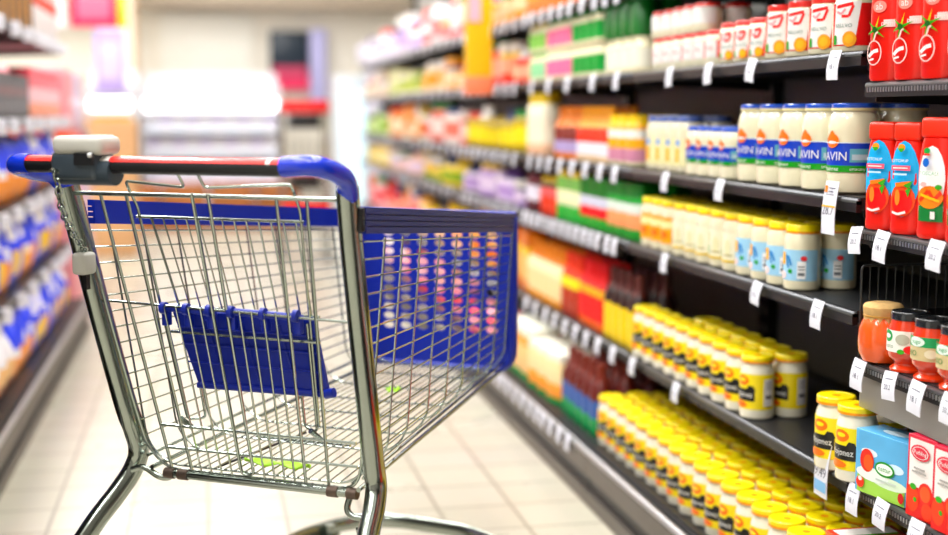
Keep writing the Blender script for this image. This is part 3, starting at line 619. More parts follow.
def f2(s,t): return yy_ if ((s-.5)**2/.06+(t-.4)**2/.04)<1 else (ww if t>.72 and .2<s<.8 else bb)
def f3(s,t): return bb if t>.55 else (oo if t<.4 else ww)
def f4(s,t): return ww if t>.55 else (wb if t<.3 else pm('e8b87a'))
def f5(s,t): return pm('e8304a') if t>.5 else pm('f2a07a')
def f6(s,t): return pm('f58aa0') if t>.5 else pm('f6d0b0')
B1=bag('snack_bag',.15,.21,.07,f1);B2=bag('snack_bag',.17,.22,.08,f2);B3=bag('snack_bag',.15,.20,.07,f3);B4=bag('snack_bag',.17,.20,.08,f4);
bnm={'B1':'blue and orange','B2':'blue','B3':'orange and blue','B4':'white and brown'}
BD={'B1':B1,'B2':B2,'B3':B3,'B4':B4}
def bagrow(z,seq,y0,rows=2,sz=1.1,x0=-.725):
    for r in range(rows):
        for i,k in enumerate(seq):
            if k not in BD: continue
            o=place(BD[k],x0-.10*r,y0+i*.165*sz,z+.001,'%s snack bag, left side, %s shelf, %s from the camera, %s row'%(bnm[k],SHN[ZL.index(z)],ordw(i),'front' if r==0 else 'back'),'snack bag','snack bags on the left shelves',rz=random.uniform(-.15,.15))
            o.scale=(sz,sz,sz)
bagrow(ZL[0],['B4']*9+['B3','B1','B1','B2','B2','B1','B2','B2','B1','B2'],3.05,rows=3,x0=-.665,sz=1.02)
bagrow(ZL[1],['B2','B2','B2','B1','B2','B2','B1','B2','B2','B1','B2','B2','B3','B1','B2','B2','B1','B2','B3'],3.05,x0=-.705)
bagrow(ZL[2],['B2','B2','B2','B1','B1','B1','B3','B1','B1','B3','B1','B3','B1','B1','B2','B1','B3','B1','B2'],3.05,x0=-.705)
bottleb=btl('water_bottle',.04,.20,[(0,.3,'1a50d8'),(.3,.5,'7ab0f8'),(.5,1,'1038b0')])
for i in range(4): place(bottleb,-.70,4.15+.09*i,ZL[3]+.0005,'blue bottle on the fourth left shelf, %s from the camera'%ordw(i),'bottle','blue bottles on the left shelves')
darkp=pack('coffee_pack',.10,.08,.16,[(.5,'1d1a1c'),(.2,'5a2420'),(.3,'242024')])
for i in range(9): place(darkp,-.71,4.52+.105*i if i<9 else 0,ZL[3]+.0005,'dark coffee pack on the fourth left shelf, %s past the blue bottles'%ordw(i),'pack','dark packs on the left shelves')
pinkp=pack('sweets_pack',.10,.08,.20,[(.3,'f08a5a'),(.3,'f2c0c8'),(.4,'ee5a6a')])
for i in range(10): place(pinkp,-.71,5.50+.11*i,ZL[3]+.0005,'pink and orange sweets pack on the fourth left shelf, %s in its row'%ordw(i),'pack','sweets packs on the left shelves')
gold=pack('chocolate_box',.07,.10,.24,[(.6,'c8903a'),(.4,'e8b04a')]); bk=pack('dark_box',.07,.10,.22,[(1,'201c18')])
for i in range(20):
    g_=i%2==0; place(gold if g_ else bk,-.71,3.9+.085*i,ZL[4]+.0005,'%s box on the top left shelf, %s from the camera'%('golden' if g_ else 'black',ordw(i)),'box','upright boxes on the top left shelf')
redp=pack('sweets_box',.10,.08,.26,[(.5,'f4f0f0'),(.2,'e84a2a'),(.3,'f6f4f2')])
for i in range(8): place(redp,-.71,5.72+.11*i,ZL[4]+.0005,'white box with red band on the top left shelf, %s in its row'%ordw(i),'box','white boxes on the top left shelf')
for s in(1,2,3,4):
    tagrun(3.75,6.5,.33,ZL[s],ZL,'left shelves',x=-.638,sgn=-1)
# ================================================================= SHOPPING CART (local: x forward, y = -lateral, z up)
A=math.radians(57.7); cart=empty('shopping_cart',(-.0054,2.085,0),A)
tag(cart,'chrome shopping cart with blue plastic rims, front panel and child seat flap','shopping cart')
def U(u,v,z): return (u,-v,z)
steel=mat('zinc_steel',hexc('a2aaa2'),.17,1,var=.08,scale=25); wire=mat('wire_chrome',hexc('b2bcb4'),.2,1,var=.05)
bplas=mat('blue_plastic',hexc('0424a6'),.38,0,.08,var=.05); brim=mat('navy_rim_plastic',hexc('0a1f78'),.5,0,0,var=.05); bsh=mat('glossy_blue_plastic',hexc('0a34d2'),.22,0,.4,var=.03); blackp=mat('black_plastic',hexc('17171b'),.35); greyp=mat('grey_plastic',hexc('cfccc2'),.4); dgrey=mat('slate_plastic',hexc('3b4650'),.35)
redm=mat('red_insert',hexc('ee1c12'),.35,0,.3)
def gu(z): return .2236*(.922-z)
def Gp(v,z,du=0): return U(gu(z)+du,v,z)
# frame posts running down into the chassis
for sg,top,path in((-1,None,[(-.004,-.252,.935),(.040,-.235,.742),(.080,-.216,.566),(.098,-.211,.515),(.113,-.213,.475),(.108,-.222,.440),(.080,-.234,.405),(.020,-.254,.348),(-.06,-.280,.25),(-.10,-.292,.16)]),
                   (1,None,[(-.004,.250,.940),(.018,.246,.844),(.071,.243,.604),(.098,.240,.50),(.104,.242,.455),(.080,.248,.420),(.035,.256,.375),(-.05,.280,.26),(-.10,.292,.16)])):
    m=MB(); m.tube(spline([U(*p) for p in path],6),.0165,steel,16,rb=.0225,ref=(0,1,0)); m.obj('frame_post',cart)
# handle
m=MB(); hz,hu_=.972,-.088
n=16; vs=[]; fs_=[]
def hprof(q): a=2*PI*q/n; return (hu_+.0155*math.cos(a),hz+.0135*math.sin(a))
segs=[(-.262,-.205,'r'),(-.205,-.118,'b'),(-.118,-.100,'w'),(-.100,.168,'r'),(.168,.175,'w'),(.175,.197,'r')]
for v0,v1,c in segs:
    for q in range(n):
        a0,z0=hprof(q); a1,z1=hprof(q+1); mid=2*PI*(q+.5)/n; up=math.sin(mid)>.50
        mt={'r':redm,'w':W_,'b':blackp}[c] if up else blackp
        m.add([U(a0,v0,z0),U(a0,v1,z0),U(a1,v1,z1),U(a1,v0,z1)],[(0,1,2,3)],mt,True)
m.obj('handle_bar',cart)
for sg in(-1,1):
    m=MB()
    e=-.284 if sg<0 else .262
    if sg<0: pth=[(hu_,-.255,hz),(hu_,-.275,hz),(hu_+.012,-.288,hz-.004),(hu_+.045,-.280,hz-.014),(-.025,-.262,.952),(-.004,-.253,.930)]
    else: pth=[(hu_,.190,hz+.001),(hu_,.225,hz+.003),(hu_+.008,.246,hz+.001),(hu_+.040,.256,hz-.009),(-.022,.256,.950),(-.004,.251,.926)]
    pp=spline([U(*p) for p in pth],6); m.tube(pp,.0155,bsh,14,rb=.0165,ref=(0,0,1))
    m.obj('handle_end',cart)
# coin lock on the handle, its chain and plug
lk=MB(); lk.bbox(hu_-.026,hu_+.028,.116,.198,.950,.991,dgrey,.008); lk.tube([U(hu_,-.192,.962),U(hu_,-.097,.962)],.0215,dgrey,16)
lock=lk.obj('coin_lock',cart)
lk=MB(); lk.bbox(hu_-.028,hu_+.028,.103,.194,.987,1.016,greyp,.010); lk.bbox(hu_-.018,hu_+.018,.112,.134,1.0155,1.0175,greyp,.0008); lk.obj('lock_cover',lock)
lk=MB(); lk.tube([U(hu_-.031,-.120,.990),U(hu_-.029,-.120,.985)],.004,metal_w,8); lk.box(hu_-.0305,hu_-.026,.104+.012,.150,.972,.990,blackp); lk.obj('coin_slot',lock)
ch=MB(); p0=Vector(U(hu_-.030,-.183,.962)); p1=Vector(U(.004,-.227,.826)); nl=15
cs=spline([p0,p0.lerp(p1,.33)+Vector((-.012,0,-.012)),p0.lerp(p1,.66)+Vector((-.010,0,-.008)),p1],10)
def at(t):
    q=t*(len(cs)-1); i=min(int(q),len(cs)-2); return cs[i].lerp(cs[i+1],q-i)
for i in range(nl):
    a=at(i/nl); b=at(min(1,(i+1.25)/nl)); t=(b-a).normalized(); w_=Vector((0,1,0)) if i%2 else Vector((1,0,0)); w_=(w_-t*w_.dot(t)).normalized(); w_=(w_+ (t.cross(w_))*.35).normalized()
    mid=(a+b)/2; L=(b-a).length*.55; R_=.0052; loop=[]
    for k in range(14):
        an=2*PI*k/14; loop.append(mid+t*(math.cos(an)*L)+w_*(math.sin(an)*R_))
    ch.tube(loop,.0017,steel,6,closed=True)
ch.tube(fillet([p0+Vector((.008,0,0)),p0+Vector((-.004,0,.004)),p0+Vector((-.004,.010,.002)),p0+Vector((.008,.012,0))],.006),.0018,steel,6); ch.obj('lock_chain',cart)
m=MB(); m.bbox(-.018,.016,.214,.240,.790,.826,greyp,.006); m.box(-.002,.008,.223,.231,.765,.792,blackp); m.obj('chain_plug',cart)
# rear gate
def gx(vt): return vt*.80+.012     # lateral position at the gate's foot
def vline(vt,z): 
    t=(.922-z)/(.922-.445); return vt+(gx(vt)-vt)*t
m=MB(); r1=.0029
m.tube([Gp(-.248,.922),Gp(.248,.922)],.0036,wire,10)
for vt in(-.192,-.143,.128,.180): m.tube(spline([Gp(vt,.922),Gp(vline(vt,.70),.70),Gp(vline(vt,.447),.447)],6),r1,wire)
m.tube(fillet([Gp(-.019,.926,-.003),Gp(vline(-.019,.455),.452,-.003),Gp(vline(.010,.455),.452,-.003),Gp(.010,.926,-.003)],.012),r1,wire)
m.tube(fillet([Gp(-.243,.922),Gp(vline(-.243,.56),.56),Gp(-.185,.485),Gp(-.150,.447),Gp(.205,.447),Gp(.224,.50),Gp(.236,.922)],.035,8),r1,wire)
m.tube([Gp(-.212,.742),Gp(.236,.730)],.0022,wire)
m.tube([Gp(vline(-.19,.53),.528),Gp(.215,.528)],.0026,wire); m.tube([Gp(vline(-.19,.49),.487),Gp(.213,.487)],.0026,wire)
for k in range(4):
    for a,b in((-.143,-.019),(.010,.128)):
        vt=a+(b-a)*(k+1)/5; m.tube([Gp(vline(vt,.738),.738,-.002),Gp(vline(vt,.447),.447,-.002)],.0018,wire,6)
m.obj('rear_gate',cart)
# folded child seat
m=MB(); d1=.022
for a,b,sx in((-.143,-.024,1),(.155,.012,-1)):
    # top loop over the gate bar that rises behind the handle
    m.tube(fillet([Gp(vline(a,.545),.545,d1),Gp(vline(a,.90),.90,d1),Gp(a,.943,.004),Gp(b,.936,-.012),Gp(b+sx*.0,.965,-.030)],.008),.0024,wire)
m.tube([Gp(-.146,.884,d1),Gp(.158,.884,d1)],.0024,wire)
m.tube([Gp(-.125,.735,d1+.01),Gp(.160,.730,d1+.01)],.0024,wire); m.tube([Gp(-.112,.692,d1-.004),Gp(.162,.690,d1-.004)],.0026,wire)
for k in range(13):
    vt=-.118+.262*k/12; m.tube([Gp(vt,.884,d1),Gp(vt*.93+.012,.733,d1+.01)],.0016 if k else .0024,wire,6)
for vt,s in((-.143,1),(.150,-1)):
    m.tube(fillet([Gp(vline(vt,.70),.72,d1),Gp(vline(vt,.53),.535,d1),Gp(vline(vt,.53)+s*.028,.538,d1+.012),Gp(vline(vt,.53)+s*.024,.70,d1+.012)],.009),.0024,wire)
    m.tube([Gp(vline(vt,.53)-.004,.54,d1-.014),Gp(vline(vt,.53)+.003,.52,d1+.004)],.005,steel,8)
seat=m.obj('child_seat',cart)
m=MB(); dz=.012
q=[(-.108,.729,dz+.012),(.153,.725,dz+.012),(.160,.598,dz+.02),(-.083,.594,dz+.02)]
def slab(m,q,th,mt):
    f=[Gp(v,z,d) for v,z,d in q]; b=[(p[0]+th,p[1],p[2]+th*.2) for p in f]
    m.add(f+b,[(0,1,2,3),(7,6,5,4),(0,4,5,1),(1,5,6,2),(2,6,7,3),(3,7,4,0)],mt)
slab(m,q,.006,bplas)
for z in(.700,.672,.640): m.tube([Gp(-.103+(.715-z)*.12,z,dz+.012),Gp(.153,z-.002,dz+.012)],.0016,bplas,6)
for vv in(-.045,.022,.09): m.tube([Gp(vv,.715,dz+.0115),Gp(vv+.014,.600,dz+.019)],.0016,bplas,6)
m.tube([Gp(-.084,.598,dz+.019),Gp(.163,.600,dz+.019)],.006,bplas,10); m.tube([Gp(.158,.602,dz+.012),Gp(.174,.606,dz+.012)],.008,bplas,10)
m.obj('seat_flap',seat)
for a,b in((-.108,-.022),(.018,.135)):
    m=MB(); m.tube([Gp(a,.735,.006),Gp(b,.732,.006)],.0062,bplas,10)
    for t in(0,.5,1):
        v=a+(b-a)*t; m.tube([Gp(v-.004,.735,.002),Gp(v+.004,.735,.002)],.010,bplas,10); m.bbox(gu(.72)+.0,gu(.72)+.014,-v-.006,-v+.006,.705,.735,bplas,.002)
    m.obj('seat_hinge',seat)
# basket: side wires, hoops, floor
Lt=lambda u:-.266+.122*u; Rt=lambda u:.268-.070*u
Lb=lambda u:-.190+.070*u; Rb=lambda u:.230-.050*u
zr=lambda u:.866-.078*u; zb=lambda u:.452+.060*u
def sect(u,z,s):
    t=(zr(u)-z)/(zr(u)-zb(u)); t=max(0,min(1,t)); T,B=(Lt(u),Lb(u)) if s<0 else (Rt(u),Rb(u))
    k=t if t<.85 else t
    return U(u,T+(B-T)*k,z)
for s in(-1,1):
    m=MB()
    for i in range(14):
        f=i/13.6; pts=[]; u=.06
        for k in range(9):
            z=zr(u)-.006-(zr(u)-zb(u)-.03)*f*.985; ua=gu(z)+.004; u=ua+(.875-ua)*k/8; z=zr(u)-.006-(zr(u)-zb(u)-.03)*f*.985; pts.append(sect(u,z,s))
        m.tube(pts,.0015,wire,6)
    m.obj('side_wires',cart)
m=MB(); hoops=[.105,.186,.275,.377,.476,.570,.672,.775,.86]
for u in hoops:
    m.tube(fillet([sect(u,zr(u),-1),U(u,Lb(u)-.006,zb(u)+.03),U(u,Lb(u)+.035,zb(u)-.003),U(u,Rb(u)-.03,zb(u)-.003),U(u,Rb(u)+.004,zb(u)+.03),sect(u,zr(u),1)],.03,5),.0020,wire,6)
m.obj('basket_hoops',cart)
m=MB()
for i in range(19):
    f=i/18; m.tube([U(u,(Lb(u)+.03)*(1-f)+(Rb(u)-.025)*f,zb(u)) for u in(.10,.87)],.0015,wire,6)
for s in(-1,1):
    g0=(lambda u:Lb(u)+.012) if s<0 else (lambda u:Rb(u)-.008)
    m.tube([U(u,g0(u),zb(u)-.006) for u in(.09,.87)],.0042,wire,8); m.tube([U(u,g0(u)+s*.008,zb(u)+.014) for u in(.09,.87)],.0028,wire,8)
m.tube([U(.30,-.09,zb(.3)-.008),U(.30,.10,zb(.3)-.008)],.004,wire,8); m.tube([U(.12,-.06,.455),U(.34,-.01,.468)],.0025,blackp,6)
m.obj('basket_floor',cart)
# plastic rims
for s in(-1,1):
    m=MB(); E_=Lt if s<0 else Rt; u0,u1=(.06,.872) if s<0 else (.015,.872)
    for j,(za,zb_,o) in enumerate([(0,.010,.004),(.010,.0118,-.004),(.0118,.019,.004),(.019,.0208,-.006),(.0208,.028,.004),(.028,.0298,-.006),(.0298,.040,.004)]):
        vs=[]
        for u in(u0,u1):
            zt=.912-.084*u; v=E_(u); 
            for w_,z in((v-s*.010,zt-zb_),(v+s*o,zt-zb_),(v+s*o,zt-za),(v-s*.010,zt-za)): vs.append(U(u,w_,z))
        m.add(vs,[(0,1,2,3),(7,6,5,4),(0,4,5,1),(1,5,6,2),(2,6,7,3),(3,7,4,0)],brim)
    if s<0: m.mats=[bplas]
    m.obj('rim_cover',cart)
    if s>0:
        m=MB(); m.bbox(.004,.016,-.270,-.258,.874,.910,blackp,.002); m.obj('rim_end_cap',cart)
# blue front panel with rows of holes
m=MB(); uf=.872; vL,vR=Lt(.872),Rt(.872); ztop=.84; 
c0,c1=vL+.056,vR-.028; r0,r1_=.575,.800; nc,nr=7,11
cw=(c1-c0)/nc; rh=(r1_-r0)/nr
for i in range(nc):
    for j in range(nr):
        v0=c0+cw*i; z0=r0+rh*j; cv,cz=v0+cw/2,z0+rh/2; N=12; sq=[];ci=[]
        for k in range(N):
            a=2*PI*k/N+PI/4; c,s=math.cos(a),math.sin(a); sc=1/max(abs(c),abs(s))
            sq.append(U(uf,cv+c*sc*cw/2,cz+s*sc*rh/2)); ci.append(U(uf,cv+c*cw*.33,cz+s*rh*.38))
        m.add(sq+ci,[(k,(k+1)%N,N+(k+1)%N,N+k) for k in range(N)],bplas)
def rc_(v0,v1,z0,z1): m.add([U(uf,v0,z0),U(uf,v1,z0),U(uf,v1,z1),U(uf,v0,z1)],[(0,1,2,3)],bplas)
rc_(vL,c0,r0,ztop); rc_(c1,vR,r0,ztop); rc_(c0,c1,r1_,ztop)
cor=[]
for k in range(7):
    a=PI+PI/2*k/6; cor.append((vL+.05+.05*math.cos(a),.545+.045*math.sin(a)))
for k in range(7):
    a=1.5*PI+PI/2*k/6; cor.append((vR-.04+.04*math.cos(a),.545+.045*math.sin(a)))
poly=[(vL,r0)]+cor+[(vR,r0)]
m.add([U(uf,a,b) for a,b in poly],[tuple(range(len(poly)))],bplas)
fp=m.obj('front_panel',cart)
bm=bmesh.new(); bm.from_mesh(fp.data); bmesh.ops.remove_doubles(bm,verts=bm.verts,dist=.0002); bm.to_mesh(fp.data); bm.free()
sd=fp.modifiers.new('s','SOLIDIFY'); sd.thickness=.005; sd.offset=0
for pl_ in fp.data.polygons: pl_.use_smooth=False
m=MB(); out=[(vL,ztop-.01)]+[(vL,.56)]+cor[1:6]+cor[8:13]+[(vR,.56),(vR,ztop-.01)]
m.tube([U(uf+.004,a,b) for a,b in out],.013,bplas,10,rb=.008,ref=(1,0,0)); m.bbox(uf-.006,uf+.014,-vR-.004,-vL+.004,.800,.842,bplas,.004); m.obj('front_rim',cart)
# rear bar with clamps and hooks
m=MB(); m.tube([Gp(-.150,.440,-.004),Gp(.208,.440,-.004)],.0075,steel,12)
for v in(-.145,-.118,.165,.200): m.tube([Gp(v-.009,.440,-.004),Gp(v+.009,.440,-.004)],.0095,mat('worn_clamp',hexc('6b5a50'),.45,.7),12)
m.tube(spline([U(.088,-.212,.443),U(.094,-.19,.448),U(.098,-.165,.434),U(.104,-.148,.432),Gp(-.142,.442)],6),.0055,steel,10)
m.tube(spline([Gp(.196,.44),U(.10,.192,.415),U(.098,.205,.404),U(.098,.235,.404)],6),.0055,steel,10); m.tube([U(.09,.215,.385),U(.09,.240,.392)],.006,steel,10)
m.obj('rear_bar',cart)
# chassis and casters
m=MB(); path=[(-.10,-.292,.17),(-.07,-.292,.125),(.10,-.285,.12),(.75,-.245,.12),(.865,-.195,.12),(.925,-.11,.12),(.905,.09,.12),(.84,.195,.12),(.72,.235,.12),(.10,.285,.12),(-.07,.292,.125),(-.10,.292,.17)]
m.tube(fillet([U(*p) for p in path],.05,4),.017,steel,12,rb=.010,ref=(0,0,1)); m.tube([U(.35,-.27,.12),U(.35,.27,.12)],.008,steel); m.obj('chassis',cart)
tyre=mat('grey_tyre',hexc('4a4b4e'),.6)
for u,v in((-.08,-.292),(-.08,.292),(.80,-.20),(.80,.20)):
    m=MB(); m.tube([U(u,v,.112),U(u,v,.135)],.012,steel,10)
    for s in(-1,1): m.box(u-.045,u+.012,-v+s*.017-.0015,-v+s*.017+.0015,.050,.112,steel)
    m.box(u-.02,u+.015,-v-.018,-v+.018,.108,.114,steel); ca=m.obj('caster_fork',cart)
    m=MB(); m.tube([U(u-.03,v-.013,.0555),U(u-.03,v+.013,.0555)],.055,tyre,24); m.tube([U(u-.03,v-.0145,.0555),U(u-.03,v+.0145,.0555)],.03,greyp,16); m.obj('wheel',ca)
# green leaves lying in the basket
lime=mat('lime_leaf',hexc('a6e01c'),.5,var=.2,scale=60)
def leafobj(u0,v0,a,b,label):
    m=MB(); n=12; k_=5; vs=[]
    rr=random.Random(5)
    for i in range(n+1):
        for j in range(k_+1):
            x=(i/n-.5)*2; y=(j/k_-.5)*2; w_=math.sqrt(max(.02,1-x*x)); vs.append((x*a,y*b*w_,.006+.004*math.sin(7*x+3*y)+rr.uniform(0,.002)))
    m.add(vs,[(i*(k_+1)+j,(i+1)*(k_+1)+j,(i+1)*(k_+1)+j+1,i*(k_+1)+j+1) for i in range(n) for j in range(k_)],lime,True)
    o=m.obj('salad_leaf'); M_=Matrix.Rotation(A,4,'Z'); p=M_@Vector((u0,-v0,0)); o.location=(p.x-.0054,p.y+2.085,zb(u0)+.0015); o.rotation_euler=(0,0,A+PI/2)
    sd=o.modifiers.new('s','SOLIDIFY'); sd.thickness=.0015; tag(o,label,'leaf'); return o
leafobj(.135,.045,.062,.016,'lime green leaf lying at the rear of the basket floor')
leafobj(.62,.04,.016,.014,'small lime green scrap farther forward on the basket floor')
# ================================================================= BACKGROUND beyond the aisle
def bg(m,name,label,cat,group=None): return tag(m.obj(name),label,cat,group)
# pillar
m=MB(); m.box(-.98,-.66,13.3,13.6,0,3.8,mat('cream_pillar',hexc('efe2cc'),.6)); m.box(-.66,-.635,13.3,13.6,0,3.8,mat('tan_edge',hexc('bb9468'),.6)); struct('trim_2',m)
# wall panel
m=MB(); m.bbox(-.45,.52,14.55,14.6,.9,2.12,mat('shutter_cream',hexc('fcf8ee'),.6),.01)
for k in range(10): m.box(-.44,.51,14.545,14.551,1.0+.11*k,1.005+.11*k,cream)
tag(m.obj('door_1'),kind='structure')
# refrigerated case
def fridge(x0,x1,y0,label,prod,hcols):
    t=empty('refrigerated_case',((x0+x1)/2,y0+.4,0)); ox,oy=(x0+x1)/2,y0+.4
    fw=mat('case_white',hexc('f2f2f8'),.35,0,.4)
    def B(m,a,b,c,d,e,f,mt): m.box(a-ox,b-ox,c-oy,d-oy,e,f,mt)
    m=MB(); B(m,x0,x1,y0+.7,y0+.78,0,1.45,fw); B(m,x0,x0+.03,y0,y0+.78,0,1.25,fw); B(m,x1-.03,x1,y0,y0+.78,0,1.25,fw); B(m,x0,x1,y0+.1,y0+.78,1.25,1.33,fw); m.obj('case_body',t)
    m=MB(); B(m,x0,x1,y0,y0+.7,.0,.42,mat('case_front_'+hcols,hexc(hcols),.4)); m.obj('case_base',t)
    m=MB()
    for z in(.62,.85,1.04): B(m,x0+.03,x1-.03,y0+.2,y0+.7,z,z+.02,fw)
    m.obj('case_shelf',t)
    m=MB(); m.tube([(x0-ox+.03,y0-oy+.10,1.13),(x1-ox-.03,y0-oy+.10,1.13)],.055,mat('tube_lamp',(1,1,1),.3,emit=(1,1,1),estr=3),12); m.obj('canopy_lamp',t)
    tag(t,label,'refrigerated case'); return t
fridge(-.60,.72,13.0,'bright white refrigerated case with a lit canopy against the back wall',None,'e9d9e6')
fridge(-1.06,-.63,12.45,'second lit refrigerated case left of the cream pillar',None,'d8c8e0')
fp_=[('f6f4fa','e4dcf2'),('f4f0f8','cfe0f4')]
yog=pack('dairy_pack',.10,.10,.14,[(.5,'f8f8fc'),(.5,'e6ddf4')]); yog2=pack('dairy_pack',.10,.10,.14,[(.4,'eaf2fc'),(.6,'faf6f8')])
for s,z in enumerate((.42,.64,.87)):
    for i in range(10):
        place(yog if (i+s)%2 else yog2,-.50+.125*i,13.32,z+.001,'white dairy pack in the lit case, %s from the left, %s level'%(ordw(i),ordw(s)),'pack','dairy packs in the lit case')
orp=pack('juice_pack',.10,.065,.16,[(.5,'f8a81c'),(.5,'fbd25a')])
for s,z in enumerate((.64,.87)):
    for i in range(5): place(orp,-.99+.073*i,12.77,z+.001,'orange juice pack in the case left of the pillar, %s from the left, %s level'%(ordw(i),ordw(s)),'pack','orange juice packs behind the pillar')
# cardboard and wooden crates on the floor in front of the case
wood=mat('crate_wood',hexc('b5703a'),.7,var=.25,scale=12); card=mat('cardboard',hexc('d8a878'),.75,var=.15)
def crate(x,y,z,w,d,h,label,mt=wood):
    m=MB(); 
    for k in range(3):
        zz=.005+k*h/3; m.box(-w/2,w/2,-d/2,-d/2+.015,zz,zz+h/3-.02,mt); m.box(-w/2,w/2,d/2-.015,d/2,zz,zz+h/3-.02,mt)
        m.box(-w/2,-w/2+.015,-d/2,d/2,zz,zz+h/3-.02,mt); m.box(w/2-.015,w/2,-d/2,d/2,zz,zz+h/3-.02,mt)
    m.box(-w/2,w/2,-d/2,d/2,0,.012,mt)
    for a in(-1,1):
        for b in(-1,1): m.box(a*(w/2-.035)-.015,a*(w/2-.035)+.015,b*(d/2-.03)-.012,b*(d/2-.03)+.012,0,h,mt)
    o=m.obj('wooden_crate'); o.location=(x,y,z); tag(o,label,'crate','wooden crates before the refrigerated case'); return o
for i in range(4): crate(-.62+.42*i,12.2,0,.40,.4,.22,'low wooden crate on the floor before the lit case, %s from the left'%ordw(i))
for i in range(4): crate(-.62+.42*i,12.2,.221,.40,.4,.20,'upper wooden crate in the row before the lit case, %s from the left'%ordw(i))
m=MB(); m.bbox(-.22,.22,-.2,.2,0,.34,card,.01); m.bbox(-.18,.18,-.16,.16,.34,.36,pm('f0b060'),.004)
o=m.obj('cardboard_box'); o.location=(-.78,11.2,0); tag(o,'large cardboard box on the floor at the left of the wooden crates','box')
m=MB(); m.bbox(-.2,.2,-.2,.2,0,.5,card,.01); o=m.obj('cardboard_box'); o.location=(-.72,10.2,0); tag(o,'tall cardboard box standing nearest at the left end of the aisle','box')
o=dup(o); o.location=(-.70,10.2,.501); o['label']='tan cardboard box stacked on the tall cardboard box at the aisle end'
# red and black display trolley
t=empty('display_trolley',(.69,9.6,0)); rr_=mat('trolley_red',hexc('e60e12'),.4)
m=MB(); 
for sx in(-1,1):
    for sy in(-1,1): m.tube([(sx*.16,sy*.2,.06),(sx*.16,sy*.2,1.12)],.010,steel,8)
m.obj('trolley_frame',t)
for z in(1.05,.62,.34):
    m=MB(); m.bbox(-.17,.17,-.215,-.19,z,z+.09,rr_,.006); m.obj('red_front_strip',t)
    m=MB(); m.bbox(-.11,.11,-.19,.18,z-.11,z-.005,blackp,.006); m.obj('black_tray',t)
for sx in(-1,1):
    for sy in(-1,1):
        m=MB(); m.tube([(sx*.16-.012,sy*.2,.03),(sx*.16+.012,sy*.2,.03)],.03,tyre,14); m.obj('wheel',t)
for k in range(3):
    m=MB()
    for i in range(7): m.tube([(-.15+.05*i,-.2,.12+.28*k),(-.15+.05*i,-.2,.30+.28*k)],.004,steel,6)
    m.obj('wire_front',t)
tag(t,'narrow trolley with red strips and black trays at the far end of the aisle','trolley')
# lit blue-white cooler beside the trolley
t=empty('drinks_cooler',(1.42,12.6,0)); m=MB(); m.bbox(-.22,.22,-.2,.3,0,1.4,mat('cooler_white',hexc('dfeaf4'),.3,0,.4),.02); m.obj('cooler_body',t)
m=MB(); m.bbox(-.17,.17,-.215,-.2,.2,1.25,mat('cooler_glow',(.8,.95,1),.3,emit=(.55,.85,1),estr=.45),.006); m.obj('lit_door',t); tag(t,'slim drinks cooler with a glowing pale blue door','cooler')
# screen and posters
m=MB(); m.bbox(.70,1.12,14.50,14.58,1.40,1.93,mat('screen_dark',hexc('1c2c3c'),.25),.01); m.box(.705,1.115,14.495,14.50,1.30,1.46,pm('f0406a')); m.box(.72,1.10,14.49,14.496,1.42,1.55,pm('c84a6a'))
bg(m,'wall_screen','dark wall screen with a pink strip below it on the back wall','screen')
m=MB(); m.bbox(1.13,1.30,14.45,14.58,1.1,1.95,pm('c3c0ea'),.01); bg(m,'wall_poster','narrow lilac poster right of the dark wall screen','poster')
m=MB(); m.bbox(2.02,2.32,13.9,14.0,1.72,1.95,mat('screen_dark',hexc('1c2c3c'),.25),.01); bg(m,'wall_screen','small black screen high at the right end of the back wall','screen')
# end display at the right, where the aisle ends
t=empty('end_display',(1.9,10.9,0)); m=MB(); m.box(-.55,.5,-.4,.4,0,.15,black); m.box(-.55,.5,.3,.4,.15,1.35,black); m.box(-.55,-.52,-.4,.4,.15,1.55,mat('case_lilac',hexc('dcd8ee'),.4)); m.obj('display_body',t)
m=MB(); m.bbox(-.62,.5,-.45,.4,1.47,1.62,mat('case_lilac',hexc('dcd8ee'),.4),.01); m.obj('display_header',t)
for z in(.5,.85,1.15):
    m=MB(); m.box(-.52,.5,-.35,.3,z,z+.025,black); m.box(-.52,.5,-.36,-.35,z-.02,z+.03,mat('rail_pale',hexc('c8cad6'),.4)); m.obj('display_shelf',t)
tag(t,'dark end display with pale lilac header beyond the right shelves','display')
dp=pack('grocery_box',.12,.12,.17,[(.5,'e8d02a'),(.5,'d8324a')]); dp2=pack('grocery_box',.12,.12,.17,[(.6,'b8b4d8'),(.4,'6a8a3a')])
for s,z in enumerate((.15,.525,.875,1.175)):
    for i in range(6): place(dp if (i+s)%3==0 else dp2,1.47+.15*i,10.66,z+.001,'small box on the lilac headed end display, %s from the left, %s level up'%(ordw(i),ordw(s)),'box','boxes on the lilac headed display')
# round hanging sign
m=MB(); m.tube([(0,-.02,0),(0,.02,0)],.12,pm('cdeefa'),24); m.tube([(0,-.022,0),(0,.022,0)],.075,W_,24); m.bbox(-.05,.05,-.02,.02,-.17,-.11,pm('f0d020'),.004); m.tube([(0,0,.12),(0,0,2.1)],.003,steel,6)
o=m.obj('round_hanging_sign'); o.location=(1.50,9.9,1.62); tag(o,'round pale blue hanging sign with a yellow tab, far right','sign')
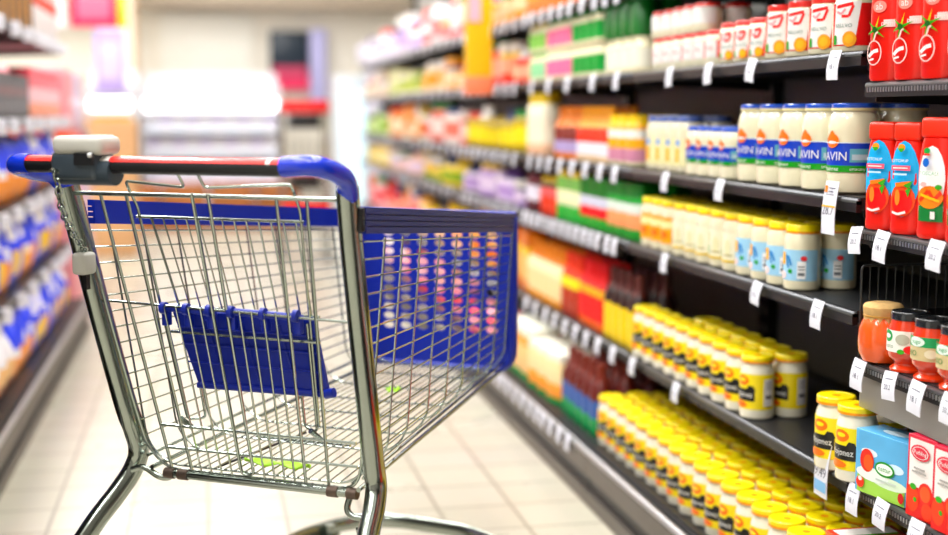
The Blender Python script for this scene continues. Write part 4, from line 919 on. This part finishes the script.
# promotional boards at the left end
def hang(x,y,z,w,h,mt,mt2,label):
    m=MB(); m.bbox(-w/2,w/2,-.015,.015,-h/2,h/2,mt,.005); m.bbox(-w*.35,w*.35,-.018,-.014,-h*.3,h*.3,mt2,.001)
    for s in(-1,1): m.tube([(s*w*.4,0,h/2),(s*w*.4,0,3.79-z)],.002,steel,6)
    o=m.obj('hanging_sign'); o.location=(x,y,z); tag(o,label,'sign')
hang(-.86,7.6,1.68,.26,.34,pm('fbfafc'),pm('f4f2f4'),'white hanging sign above the left shelves')
hang(-.66,8.6,1.70,.28,.24,pm('f03a62'),pm('f57a98'),'pink hanging sign with a pale centre, left of the pillar')
hang(-.535,9.3,1.73,.07,.22,pm('f2e02a'),pm('a8d83a'),'narrow yellow hanging sign beside the pink one')
hang(-.80,12.0,1.50,.25,.54,pm('b9a6e2'),pm('d8cdf2'),'tall lilac hanging sign just left of the cream pillar')
# pink and orange bins past the left shelves
for i,(x,y,c1,c2,l) in enumerate(((-.86,7.15,'f2a0a8','f0602a','pink and orange display bin just past the left shelves'),(-.88,7.75,'d8d0f0','e03a3a','lilac and red display bin behind the pink one'),(-.90,8.35,'f0c0b0','6a6a8a','peach display bin, farthest of the three on the left'))):
    m=MB(); m.bbox(-.2,.2,-.25,.25,0,.7,pm(c1),.01); m.bbox(-.19,.19,-.24,.24,.701,.95,pm(c2),.03); m.bbox(-.18,.18,-.22,.22,.951,1.28,pm(c1),.03)
    o=m.obj('display_bin'); o.location=(x,y,0); tag(o,l,'bin','display bins past the left shelves')
# ================================================================= LIGHT, CAMERA
w=bpy.data.worlds.new('World'); scene.world=w; w.use_nodes=True
w.node_tree.nodes['Background'].inputs[0].default_value=(1,.98,.96,1); w.node_tree.nodes['Background'].inputs[1].default_value=.35
def area(x,y,z,sx,sy,pw,rot=(0,0,0)):
    l=bpy.data.lights.new('aisle_light','AREA'); l.shape='RECTANGLE'; l.size=sx; l.size_y=sy; l.energy=pw; l.color=(1,1,.99)
    o=bpy.data.objects.new('aisle_light',l); COL.objects.link(o); o.location=(x,y,z); o.rotation_euler=rot
for y in(.6,2.6,4.6,6.6,8.6,10.6,12.6):
    k=1 if y<5 else (.38 if y<10 else .75); area(.25,y,3.70,.24,1.46,24*k); area(-1.0,y,3.70,.24,1.46,34*k); area(-2.6,y,3.70,.24,1.46,30*k)
for y in(2.6,4.6,6.6): area(1.0,y,3.70,.24,1.46,20)  # extra fill lights, added to brighten the bags on the left shelves
cam=bpy.data.cameras.new('Camera'); cam.lens=50.01; cam.sensor_width=36; cam.clip_start=.05
co=bpy.data.objects.new('Camera',cam); COL.objects.link(co); co.location=(0,0,1.05)
co.rotation_euler=(math.radians(90-6.6909),0,math.radians(-11.4675))
cam.dof.use_dof=True; cam.dof.focus_distance=2.2; cam.dof.aperture_fstop=1.7
scene.camera=co
vs_=scene.view_settings; vs_.view_transform='Standard'; vs_.look='None'; vs_.gamma=1; vs_.exposure=.36; vs_.use_curve_mapping=False
